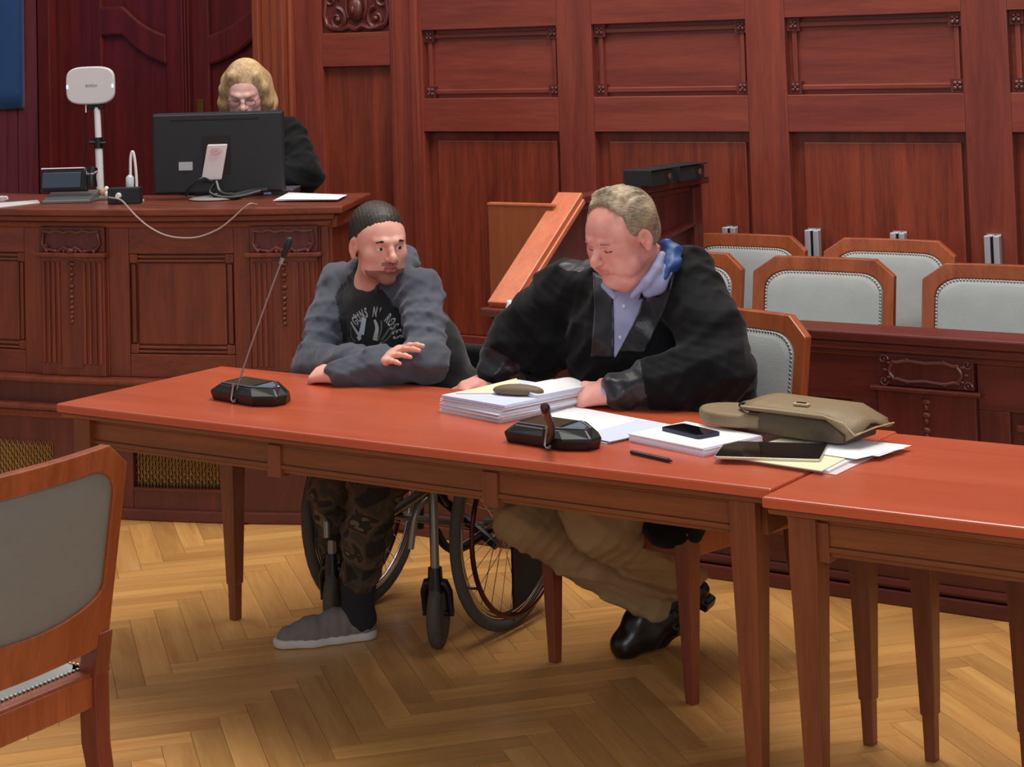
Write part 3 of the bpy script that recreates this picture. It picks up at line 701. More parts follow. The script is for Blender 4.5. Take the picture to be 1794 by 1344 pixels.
# ---------------------------------------------------------------- things on the long table
TZ = .7503
def slab(name, pts, z0, z1, mat, parent=None, bevel=.0008, zp=None, jag=0, label=None):
    O = [Pz(px, py, z0 if zp is None else zp) for px, py in pts]; c = sum(O, Vector())/len(O)
    m = MB().prism([(p.x, p.y) for p in O][::1], z0, z1)
    return m.build(name, mat, parent, bevel=bevel, loc=(c.x, c.y, z0), label=label)
def frame2(c, rz): return Matrix.Translation(Vector(c)) @ Matrix.Rotation(rz, 4, 'Z')
def paperstack(name, c, rz, w, d, z0, n, th, mats, label, cat, grp=None, jit=.004, seed=1):
    r_ = random.Random(seed); t = thing(name, label, cat, (c[0], c[1], z0), rz, grp)
    for k in range(n):
        M = Matrix.Translation(Vector((r_.uniform(-jit, jit), r_.uniform(-jit, jit), 0))) @ Matrix.Rotation(r_.uniform(-.012, .012), 4, 'Z')
        m = MB(); hw, hd = w/2, d/2; m.prism([(-hw, -hd), (hw, -hd), (hw, hd), (-hw, hd)], k*th, (k+.93)*th, M)
        m.build('sheet_layer', mats[k % len(mats)], t)
    return t
M_pblue = plain('bluish_paper', (205, 212, 240), .8); M_pink = plain('pinkish_paper', (228, 204, 206), .8); M_cream = plain('cream_paper', (236, 226, 190), .8)
M_yel = plain('yellow_tab', (216, 208, 70), .7); M_lilac = plain('lilac_paper', (222, 206, 232), .8)
labs = ['thickest pinkish paper bundle at the bottom of the file pile', 'white paper bundle second from the bottom of the file pile', 'white paper bundle second from the top of the file pile', 'bundle with bluish edges on top of the file pile under the glasses case']
z = TZ; sc_ = (-2.935, 4.325)
for k, (n, th) in enumerate(((6, .0021), (5, .0021), (5, .0021), (6, .0021))):
    paperstack('paper_bundle', (sc_[0]+(-.004, .003, -.002, .004)[k], sc_[1]+(.002, -.004, .003, 0)[k]), math.radians(-15+(1.5, -1, .5, 2)[k]), .245, .285, z, n, th, [M_paper, (M_pink, M_pblue, M_pink, M_pblue)[k]], labs[k], 'papers', 'paper bundles in the file pile', seed=k+3)
    z += n*th
ZT = z
st_ = paperstack('index_tab_sheet', (-3.035, 4.235), math.radians(-15), .13, .05, TZ-.0001, 1, .002, [M_yel], 'yellow index sheet sticking out under the left front of the file pile', 'paper')
# binder rings and curling pages on top right of the pile
tg = thing('curled_pages', 'curling white pages with fasteners on the right of the file pile', 'papers', (-2.86, 4.40, ZT), math.radians(-15))
for k in range(7):
    P = [[Vector((-.075+.15*i/10, -.11+.19*j/4, .0012*k+.012*math.sin(math.pi*min(1, max(0, (i-1)/8)))*(.5+.09*k))) for j in range(5)] for i in range(11)]
    MB().grid(P).build('curled_page', M_pblue if k % 2 else M_paper, tg, solid=.0008, smooth=True)
for x in (-.03, .02): MB().tube(bez((x, -.11, 0), (x, -.115, .03), (x, -.09, .03), (x, -.085, .012)), .0015, 6).build('paper_fastener', M_paper, tg)
slab('cream_envelope', [(798, 690), (905, 664), (912, 672), (870, 690)], ZT+.0004, ZT+.0026, M_cream); o = bpy.data.objects['cream_envelope']; tag(o, 'cream envelope under the lawyer\'s right hand on the file pile', 'envelope')
o = MB().ball((0, 0, 0), (.073, .027, .017), 20, 12).build('glasses_case', plain('brown_leather_case', (112, 90, 70), .6, bump=.2), smooth=True); q = Pz(908, 684, ZT+.012)
for v in o.data.vertices:
    if v.co.z < -.008: v.co.z = -.008
    v.co.z *= 1-.0*abs(v.co.x)
o.location = (q.x, q.y, ZT+.0115); o.rotation_euler = (0, 0, math.radians(12)); tag(o, 'brown leather glasses case lying on the file pile', 'case')
# open dossier lying right of the pile
od = thing('open_dossier', 'open white dossier spread between the file pile and the short microphone', 'papers', (0, 0, 0))
for k, (pts, m) in enumerate((([(905, 745), (1000, 712), (1190, 748), (1062, 778)], M_paper), ([(915, 744), (1003, 714), (1120, 736), (1015, 764)], M_paper), ([(1015, 764), (1118, 737), (1192, 748), (1068, 775)], M_pblue))):
    slab('dossier_page', pts, TZ+.0025*k, TZ+.0025*k+.002, m, od)
paperstack('document_stack', (-2.29, 4.165), math.radians(-16), .255, .20, TZ, 6, .0032, [M_paper, M_lilac, M_paper], 'white document stack with rounded lilac edges under the phone', 'papers', seed=9, jit=.003)
def rounded_slab(name, w, d, h, r, mat, parent=None, n=5, z0=0):
    o = []
    for cx_, cy_, a0 in ((w/2-r, d/2-r, 0), (-w/2+r, d/2-r, 90), (-w/2+r, -d/2+r, 180), (w/2-r, -d/2+r, 270)):
        for k in range(n+1): a = math.radians(a0+90*k/n); o.append((cx_+r*math.cos(a), cy_+r*math.sin(a)))
    return MB().prism(o, z0, z0+h).build(name, mat, parent, bevel=.0012)
q = Pz(1210, 758, TZ+.02)
ph = thing('smartphone', 'black smartphone lying on the white document stack', 'phone', (q.x, q.y, TZ+.0195), math.radians(-22))
rounded_slab('phone_body', .145, .072, .0085, .010, plain('phone_case', (24, 30, 62), .4), ph); rounded_slab('phone_screen', .136, .066, .0006, .008, plain('black_glass', (8, 8, 12), .08), ph, z0=.0086)
pen = MB().tube([(0, 0, 0), (.13, 0, 0), (.142, 0, 0)], [.005, .005, .0015], 10).build('pen', M_black); q = Pz(1106, 796, TZ); pen.location = (q.x, q.y, TZ+.0055); pen.rotation_euler = (0, 0, math.radians(-18)); tag(pen, 'black pen lying against the front of the document stack', 'pen')
fd = thing('cream_folder', 'cream cardboard folder under the tablet, its corner over the table joint', 'folder', (0, 0, 0))
slab('folder_back', [(1270, 803), (1395, 762), (1560, 787), (1465, 833)], TZ, TZ+.002, M_pink, fd)
slab('folder_pages', [(1276, 801), (1390, 764), (1540, 785), (1452, 829)], TZ+.002, TZ+.0075, M_paper, fd)
slab('folder_cover', [(1275, 802), (1385, 764), (1520, 784), (1440, 827)], TZ+.0078, TZ+.0105, M_cream, fd)
fp = thing('loose_papers', 'loose white papers sticking out right of the folder under the briefcase', 'papers', (0, 0, 0))
slab('sheet', [(1405, 790), (1420, 762), (1597, 781), (1540, 800)], TZ+.0108, TZ+.0118, M_paper, fp); slab('sheet', [(1430, 795), (1455, 770), (1585, 786), (1500, 805)], TZ+.012, TZ+.013, M_paper, fp)
q = Pz(1352, 789, TZ+.016)
tb = thing('tablet', 'black tablet with a light rim lying on the cream folder', 'tablet', (q.x, q.y, TZ+.0108), math.radians(18))
rounded_slab('tablet_body', .245, .172, .006, .010, plain('light_gold_metal', (210, 205, 180), .4, .6), tb); rounded_slab('tablet_screen', .240, .167, .0006, .009, plain('dark_glass', (22, 8, 12), .12), tb, z0=.0061)
# brown leather briefcase lying on its back
M_leath = plain('brown_leather', (134, 114, 84), .55, noise=.12, nscale=25, bump=.25, bscale=160); M_leathd = plain('dark_leather', (92, 78, 58), .6, bump=.2)
M_cream2 = plain('cream_stitching', (190, 172, 130), .7)
q = Pz(1455, 775, TZ)
bg = thing('briefcase', 'worn brown leather briefcase lying flat on papers at the back of the table', 'briefcase', (-2.045, 4.305, TZ+.0178), math.radians(-9))
bg.scale = (.90, .92, .95)
m = MB(); xs = [-.165, -.15, .13, .150, .165]
sec = lambda x, h, y0, y1: [(x, y0, .0), (x, y0-.004, h*.5), (x, y0+.012, h), (x, (y0+y1)/2, h*1.12), (x, y1, h*.95), (x, y1+.004, h*.4), (x, y1, 0)]
S = [sec(-.16, .048, -.075, .085), sec(-.15, .056, -.082, .092), sec(-.05, .062, -.085, .095), (sec(.06, .062, -.085, .095)), sec(.13, .056, -.082, .088), sec(.150, .035, -.07, .075)]
V = [p for s_ in S for p in s_]; k7 = 7; fs = []
for i in range(len(S)-1):
    for j in range(k7): fs.append((i*k7+j, i*k7+(j+1) % k7, (i+1)*k7+(j+1) % k7, (i+1)*k7+j))
fs += [tuple(range(k7)), tuple((len(S)-1)*k7+j for j in range(k7))[::-1]]
m.add(V, fs).build('bag_body', M_leathd, bg, smooth=True, bevel=.004)
fl = MB(); P = []
for i in range(13):
    x = -.165+.36*i/12; row = []
    for j in range(9):
        y = -.09+.20*j/8; dr = .0 if i < 9 else -.012*(i-9)
        row.append(Vector((x-(.03 if (j in (0, 8) and i == 12) else 0), y, .069+.006*math.sin(math.pi*j/8)-.010*max(0, (abs(j-4)-3))+dr*(1+.3*math.cos(j)))))
    P.append(row)
fl.grid(P).build('bag_flap', M_leath, bg, solid=.004, smooth=True, label='lighter brown leather flap')
MB().tube([(-.165, -.092, .066), (-.05, -.094, .068), (.1, -.094, .068), (.16, -.09, .055), (.19, -.085, .028)], .0022, 6).build('piping', M_cream2, bg); MB().tube([(.193, -.085, .03), (.198, .0, .036), (.19, .10, .03)], .0022, 6).build('piping', M_cream2, bg)
MB().box((.0, -.045, .079), (.045, .018, .006), (0, 0, .1)).build('buckle', M_cream2, bg, bevel=.002); MB().box((.0, -.045, .083), (.028, .006, .003), (0, 0, .1)).build('buckle_slot', M_black, bg)
hd = thing('leather_pouch', 'rounded brown leather pouch with dark strap left of the briefcase', 'pouch', (-2.25, 4.31, TZ+.0262), math.radians(-12))
o_ = [(.10*math.cos(a)*1.05, .075*math.sin(a)) for a in [math.pi*k/12 for k in range(3, 22)]]+[(.105, -.05), (.105, .05)]
MB().prism(o_, 0, .034).build('pouch_body', M_leath, hd, bevel=.010, seg=4)
MB().tube(catmull([(.10, .02, .046), (.04, .03, .05), (.015, .0, .045), (.05, -.03, .045), (.10, -.035, .044)], 6), .006, 8).build('strap', M_black, hd, smooth=True)

# ---------------------------------------------------------------- conference microphones
M_disp = plain('olive_display', (62, 60, 48), .15); M_bluep = plain('bluish_panel', (96, 112, 128), .25); M_sil = plain('satin_silver', (170, 172, 176), .3, .9)
def mic(label, c, rz, neck, rad, cap, tipcol):
    t = thing('conference_microphone', label, 'microphone', (c[0], c[1], TZ), rz)
    lo = [(-.125, -.01), (-.105, -.052), (.075, -.058), (.128, -.028), (.135, .01), (.10, .062), (-.10, .062)]
    hi = [(-.138, .0), (-.108, -.060), (.082, -.064), (.142, -.026), (.140, .016), (.098, .058), (-.098, .060)]
    top = [(-.10, -.004), (-.080, -.046), (.055, -.046), (.118, -.016), (.11, .012), (.07, .042), (-.078, .044)]
    V = [(x, y, 0) for x, y in lo]+[(x, y, .026) for x, y in hi]+[(x, y, .046 if y < .02 else .054) for x, y in top]
    fs = [tuple(range(7))[::-1], tuple(range(14, 21))]
    for k in (0, 7):
        for i in range(7): fs.append((k+i, k+(i+1) % 7, k+7+(i+1) % 7, k+7+i))
    MB().add(V, fs).build('base', M_black, t, bevel=.004)
    V = [(-.072, -.036, .0475), (.040, -.038, .0475), (.048, .034, .0545), (-.064, .036, .0545)]
    MB().add(V+[(x, y, z-.004) for x, y, z in V], [(0, 1, 2, 3), (4, 7, 6, 5), (0, 4, 5, 1), (1, 5, 6, 2), (2, 6, 7, 3), (3, 7, 4, 0)]).build('display', M_disp, t)
    V = [(.052, -.036, .0475), (.106, -.012, .0475), (.10, .010, .049), (.062, .030, .0535)]
    MB().add(V+[(x, y, z-.004) for x, y, z in V], [(0, 1, 2, 3), (4, 7, 6, 5), (0, 4, 5, 1), (1, 5, 6, 2), (2, 6, 7, 3), (3, 7, 4, 0)]).build('speaker_panel', M_bluep, t)
    MB().tube([(-.078, -.040, .049), (.048, -.042, .049), (.112, -.014, .048), (.112, .008, .048), (.06, .036, .054)], .0022, 6).build('silver_edge', M_sil, t)
    inv = t.matrix_basis.inverted() if False else (Matrix.Translation(Vector((c[0], c[1], TZ))) @ Matrix.Rotation(rz, 4, 'Z')).inverted()
    L = [inv @ Vector(p) for p in neck]
    MB().tube(catmull(L, 8), rad[:1]*1 and [rad[0]+(rad[1]-rad[0])*min(1, k/6) for k in range(8*(len(L)-1)+1)], 8).build('gooseneck', M_sil if tipcol == 0 else M_black, t, smooth=True)
    d_ = (L[-1]-L[-2]).normalized(); e = L[-1]
    MB().tube([e-d_*.002, e+d_*.008, e+d_*.030, e+d_*.052, e+d_*.058], [.006, .0085, .0105, .0095, .004] if tipcol == 0 else [.0085, .010, .0115, .011, .006], 12).build('capsule', M_blackm if tipcol == 0 else cap, t, smooth=True)
    MB().tube([e-d_*.02, e-d_*.002], .0065, 10).build('collar', M_sil, t, smooth=True)
    b = L[0]
    MB().box((b.x-.010, b.y, b.z+.016), (.010, .012, .04), (0, .25, 0)).build('neck_socket', M_black, t, bevel=.003)
    MB().tube([(b.x+.006, b.y-.008, b.z+.040), (b.x-.002, b.y-.010, max(b.z-.004, .012)), (b.x+.004, b.y-.010, max(b.z-.012, .006)), (b.x+.013, b.y-.010, max(b.z-.012, .006)), (b.x+.016, b.y-.010, max(b.z-.004, .014))], .0034, 8).build('silver_clip', M_sil, t, smooth=True)
    return t
q = Pz(450, 708, TZ)
mic('conference microphone with long gooseneck at the left end of the table', (-3.68, 4.125), math.radians(-9), [Py(411, 698, 4.075), Py(417, 676, 4.075), Py(428, 640, 4.08), Py(461, 545, 4.10), Py(496, 450, 4.12)], (.0045, .0026), M_blackm, 0)
M_rb = plain('red_brown_capsule', (58, 22, 24), .35)
mic('conference microphone whose short neck points towards the viewer, in front of the files', (-2.60, 4.01), math.radians(-7), [Py(960, 776, 3.945), Py(966, 764, 3.92), Py(966, 748, 3.86), Py(958, 724, 3.76)], (.009, .0085), M_rb, 1)

# ---------------------------------------------------------------- things on the bench
BZ = 1.1475
def B(px, py, z=BZ): return Pz(px, py, z)
mo_c = Py(378, 262, 5.78)
D_ = math.radians(30)
R3 = lambda c, rz=D_: Matrix.Translation(Vector(c)) @ Matrix.Rotation(rz, 4, 'Z')
mx = -5.225; my = 5.70
mon = thing('computer_monitor', 'large black computer monitor seen from behind on the judges bench', 'monitor', (mx, my, BZ), D_)
W_, H0, H1 = .262, .022, .338
m = MB(); m.prism([(-W_, H0), (W_, H0), (W_, H1), (-W_, H1)], -.012, .018, Matrix(((1, 0, 0, 0), (0, 0, 1, 0), (0, 1, 0, 0), (0, 0, 0, 1)))).build('monitor_shell', plain('monitor_black', (30, 32, 34), .45), mon, bevel=.006)
MB().bb(-.257, .257, -.022, -.011, .027, .333).build('rear_bulge', plain('monitor_black2', (30, 32, 34), .45), mon, bevel=.0095, seg=6)
MB().bb(-.185, .165, -.0228, -.0218, .308, .313).build('vent_slot', plain('slot_black', (6, 6, 6), .8), mon)
MB().bb(-.25, .25, .0182, .019, .048, .34).build('screen', plain('dim_screen', (60, 70, 84), .2), mon)
MB().bb(-.155, -.10, -.0262, -.0245, .115, .148).build('sticker', plain('grey_sticker', (170, 172, 180), .5), mon)
MB().bb(-.06, .05, -.0264, -.0245, .10, .245).build('stand_recess', plain('recess', (20, 10, 8), .6), mon)
sh = Matrix.Translation(Vector((-.012, -.030, .0))) @ Matrix(((1, 0, .22, 0), (0, 1, -.12, 0), (0, 0, 1, 0), (0, 0, 0, 1)))
m = MB().bb(-.040, .040, -.012, .0, .075, .215); 
for i, v in enumerate(m.v): m.v[i] = tuple(sh @ Vector(v)-Vector((.03, -.018, 0)))
sd = m.build('stand_neck', plain('silver_white_stand', (226, 216, 216), .35), mon, bevel=.005, label='pale silver stand neck with a small round logo')
lg = Matrix.Translation(Vector((-.0, -.054, .188))) @ Matrix.Rotation(math.radians(83), 4, 'X')
ringm = MB().tube([(.021*math.cos(a)+.0, .012*math.sin(a)*1.0, 0) for a in [2*math.pi*k/24 for k in range(24)]], .0012, 5, closed=True)
for i, v in enumerate(ringm.v): ringm.v[i] = tuple(lg @ Vector(v))
M_pinkink = plain('faded_red_ink', (196, 120, 128), .6)
ringm.build('logo_ring', M_pinkink, sd); text('DELL', .014, M_pinkink, sd, lg)
MB().lathe([(.001, 0), (.10, 0), (.105, .004), (.09, .010), (.02, .014), (.001, .014)], 28, Matrix.Translation(Vector((-.01, -.03, 0)))).build('stand_foot', plain('stand_grey', (150, 140, 140), .4), mon, smooth=True)
cb = MB().tube(catmull([(-.02, -.06, .07), (-.05, -.085, .085), (-.10, -.08, .05), (-.12, -.06, .02)], 6), .006, 7); cb.tube(catmull([(.0, -.06, .07), (.02, -.08, .03), (.07, -.09, .018), (.14, -.07, .03), (.20, -.05, .035)], 6), .009, 7); cb.tube(catmull([(-.01, -.06, .06), (-.02, -.08, .03), (.03, -.10, .012), (.10, -.095, .012), (.18, -.08, .03)], 6), .007, 7)
cb.build('cable_bundle', M_black, mon, smooth=True)
kb = thing('laptop_dock', 'closed black laptop lying behind the monitor foot on the bench', 'laptop', (mx-.02, my+.19, BZ), D_)
rounded_slab('laptop_base', .40, .17, .016, .01, plain('laptop_grey', (60, 56, 66), .4, .3), kb); rounded_slab('laptop_lid', .40, .17, .007, .01, plain('laptop_lid', (120, 110, 128), .35, .5), kb, z0=.0165)
MB().bb(.08, .11, -.087, -.0855, .004, .013).build('blue_label', plain('pale_blue_label', (160, 190, 225), .5), kb)
pp = thing('papers', 'slightly curled white papers on the right end of the judges bench', 'papers', (0, 0, 0))
for k, pts in enumerate(([(478, 352), (500, 342), (604, 344), (590, 352)], [(484, 352), (503, 340), (607, 343), (586, 351)], [(482, 350), (506, 338), (608, 342), (592, 350)])):
    slab('sheet', pts, BZ+.001+.004*k, BZ+.003+.004*k, M_pink if k == 0 else M_paper, pp)
# desk phone
q = B(112, 357)
dp = thing('desk_phone', 'black desk phone with a tilted screen at the left of the judges bench', 'phone', (q.x-.045, q.y+.085, BZ), D_)
MB().prism([(-.085, 0), (.055, 0), (.055, .042), (-.085, .012)], -.095, .095, Matrix(((0, 0, 1, 0), (1, 0, 0, 0), (0, 1, 0, 0), (0, 0, 0, 1)))).build('phone_foot', plain('grey_metal_foot', (130, 134, 132), .35, .6), dp, bevel=.003)
MB().box((-.02, -.02, .085), (.19, .028, .088), (-.22, 0, 0)).build('phone_screen_housing', M_black, dp, bevel=.006)
MB().box((-.03, -.036, .088), (.155, .004, .062), (-.22, 0, 0)).build('phone_screen', plain('blue_grey_glass', (58, 68, 82), .15), dp, bevel=.002)
MB().box((-.03, -.012, .133), (.17, .03, .005), (-.1, 0, 0)).build('housing_edge', M_white, dp, bevel=.001)
MB().tube([(.09, -.03, .06), (.09, -.035, .10), (.09, -.02, .13)], [.022, .018, .022], 10).build('handset', M_black, dp, smooth=True)
MB().tube([(.07, -.03, .118), (.075, -.045, .110), (.10, -.045, .110), (.112, -.03, .118)], .005, 7).build('handset_cradle', M_sil, dp, smooth=True)
# antenna panel on a white pole
q = B(176, 340)
an_ = thing('wireless_antenna', 'white rounded wireless antenna panel on a white pole on the bench', 'antenna', (q.x, q.y, BZ), D_)
MB().lathe([(.001, 0), (.06, 0), (.06, .008), (.02, .02), (.001, .022)], 20).build('pole_foot', M_blackm, an_, smooth=True)
MB().tube([(0, 0, .01), (-.004, 0, .21)], .0155, 14).build('pole', M_white, an_, smooth=True); MB().tube([(-.004, 0, .22), (-.008, 0, .36)], .0135, 14).build('pole', M_white, an_, smooth=True)
MB().tube([(-.004, 0, .19), (-.005, 0, .235)], .019, 14).build('clamp', M_black, an_, smooth=True); MB().tube([(-.04, -.01, .215), (.03, -.01, .21)], .007, 8).build('clamp_knob', M_black, an_, smooth=True)
MB().bb(-.045, .022, -.012, .012, .352, .375).build('panel_bracket', M_black, an_, bevel=.004)
o_ = []
for k in range(40):
    a = 2*math.pi*k/40; cc, ss = math.cos(a), math.sin(a); o_.append((.103*math.copysign(abs(cc)**.62, cc)*(1 if abs(ss) < .99 else 1), .079*math.copysign(abs(ss)**.5, ss)))
MB().prism(o_, -.012, .012, Matrix(((1, 0, 0, -.03), (0, 0, 1, -.012), (0, 1, 0, .452), (0, 0, 0, 1)))).build('antenna_panel', plain('antenna_white', (205, 202, 204), .45), an_, bevel=.006, smooth=True)
M_led = plain('blue_led', (120, 170, 255), .3, emit=4)
for s in (-1, 1): MB().box((-.03+s*.096, -.0245, .448), (.006, .003, .014)).build('status_light', M_led, an_)
text('BOSCH', .015, plain('grey_print', (150, 148, 150), .6), an_, Matrix.Translation(Vector((-.024, -.0246, .452))) @ Matrix.Rotation(math.radians(90), 4, 'X'))
MB().tube(catmull([(-.05, .0, .36), (-.06, 0, .30), (-.055, 0, .2), (-.075, -.01, .1), (-.07, -.02, .02)], 6), .003, 6).build('cable', M_black, an_, smooth=True); MB().tube([(-.052, -.01, .375), (-.052, -.012, .34)], .003, 6).build('connector', M_white, an_)
# crumpled tissue / small things behind the phone
q = B(181, 350)
ty = thing('cable_tray', 'small tray with white plugs beside the antenna pole', 'tray', (q.x, q.y+.01, BZ), D_)
MB().bb(-.03, .03, -.03, .03, 0, .012).build('tray', M_sil, ty, bevel=.003)
for k, (x, y, z, r) in enumerate(((-.012, 0, .03, .012), (.01, -.01, .022, .010), (.004, .008, .04, .011), (.022, .0, .02, .007))): MB().ball((x, y, z), (r, r*.8, r*1.2), 8, 6).build('plug', M_white if k else plain('tan_plug', (190, 150, 110), .6), ty, smooth=True)
q = B(217, 358)
sb = thing('socket_box', 'black table socket box with a white plug at the bench edge', 'socket', (q.x-.022, q.y+.03, BZ), D_)
MB().bb(-.062, .062, -.03, .03, 0, .062).build('box_body', M_blackm, sb, bevel=.003)
MB().tube([(-.018, -.03, .033), (-.018, -.045, .033)], [.012, .009], 12).build('round_plug', M_white, sb, smooth=True)
lp = thing('reading_lamp', 'small white gooseneck lamp rising from behind the socket box', 'lamp', (q.x-.055, q.y+.115, BZ), D_)
MB().tube(catmull([(.006, 0, 0), (.008, 0, .08), (.002, 0, .165), (-.006, 0, .195), (-.014, 0, .17), (-.016, 0, .10)], 8), .0055, 10).build('lamp_neck', M_white, lp, smooth=True)
MB().tube([(-.016, 0, .105), (-.018, 0, .095), (-.019, 0, .04), (-.018, 0, .025)], [.006, .016, .016, .006], 14).build('lamp_head', plain('clear_grey_plastic', (190, 195, 200), .15), lp, smooth=True)
MB().lathe([(.001, 0), (.03, 0), (.03, .006), (.008, .012), (.001, .012)], 16, Matrix.Translation(Vector((.006, 0, 0)))).build('lamp_foot', M_white, lp, smooth=True)
A_ = Vector(Py(211, 350, 5.28)); pts = [Pz(211, 349, BZ+.033)]
c0 = cp(0, 0, 0)
pts = []
for px, py in ((211, 350), (225, 364), (240, 380), (262, 398), (290, 412), (322, 417), (352, 414), (385, 400), (410, 380), (425, 366), (438, 357)):
    r = ray(px, py); Rr = 4.058; Cx, Cy = BC; a_ = r.x**2+r.y**2; b__ = -2*(r.x*Cx+r.y*Cy); cc_ = Cx*Cx+Cy*Cy-Rr*Rr; tt = (-b__-math.sqrt(b__*b__-4*a_*cc_))/(2*a_); pts.append(Vector((0, 0, HH))+r*tt)
pts = [cp(14.9, 4.035, 1.19)]+pts+[cp(23.2, 4.0, 1.155)]
tag(MB().tube(catmull(pts, 5), .0032, 6).build('power_cable', plain('pale_cable', (170, 150, 145), .5), smooth=True), 'pale cable sagging in a loop over the front of the judges bench', 'cable')
wp = slab('white_tray', [(-15, 366), (70, 356), (66, 352), (-15, 358)], BZ, BZ+.004, M_white); tag(wp, 'white flat strip lying at the left edge of the bench', 'strip')
cp_ = thing('white_cup', 'small white cup at the extreme left edge of the bench', 'cup', tuple(B(2, 352)))
MB().lathe([(.001, 0), (.022, 0), (.028, .018), (.026, .018), (.02, .003), (.001, .003)], 18).build('cup_body', M_white, cp_, smooth=True); MB().tube(bez((.026, 0, .014), (.045, 0, .016), (.042, 0, .002), (.024, 0, .006)), .003, 6).build('cup_handle', M_white, cp_, smooth=True)
# black ring binders on the box side
for k, (dy, lab) in enumerate(((0, 'black ring binder lying nearest on the wooden box side'), (.13, 'black ring binder lying behind the first on the wooden box side'))):
    bd = thing('ring_binder', lab, 'binder', (-3.76, 6.56+dy*1.9, 1.1585), math.radians(92-5*k), 'black ring binders on the box side')
    W2, T2 = .13, .062
    for zz in (0, T2-.004): MB().bb(-.11, .10, -.06, .06, zz, zz+.004).build('cover_board', M_blackm, bd, bevel=.001)
    MB().bb(-.114, -.108, -.06, .06, 0, T2).build('spine', M_blackm, bd, bevel=.002)
    MB().bb(-.10, .085, -.052, .052, .005, T2-.008).build('pages', plain('dark_page_edges', (40, 42, 46), .6), bd)
    MB().tube([(.03, -.061, T2*.5), (.03, -.066, T2*.5)], .012, 12).build('finger_ring', M_chrome, bd)
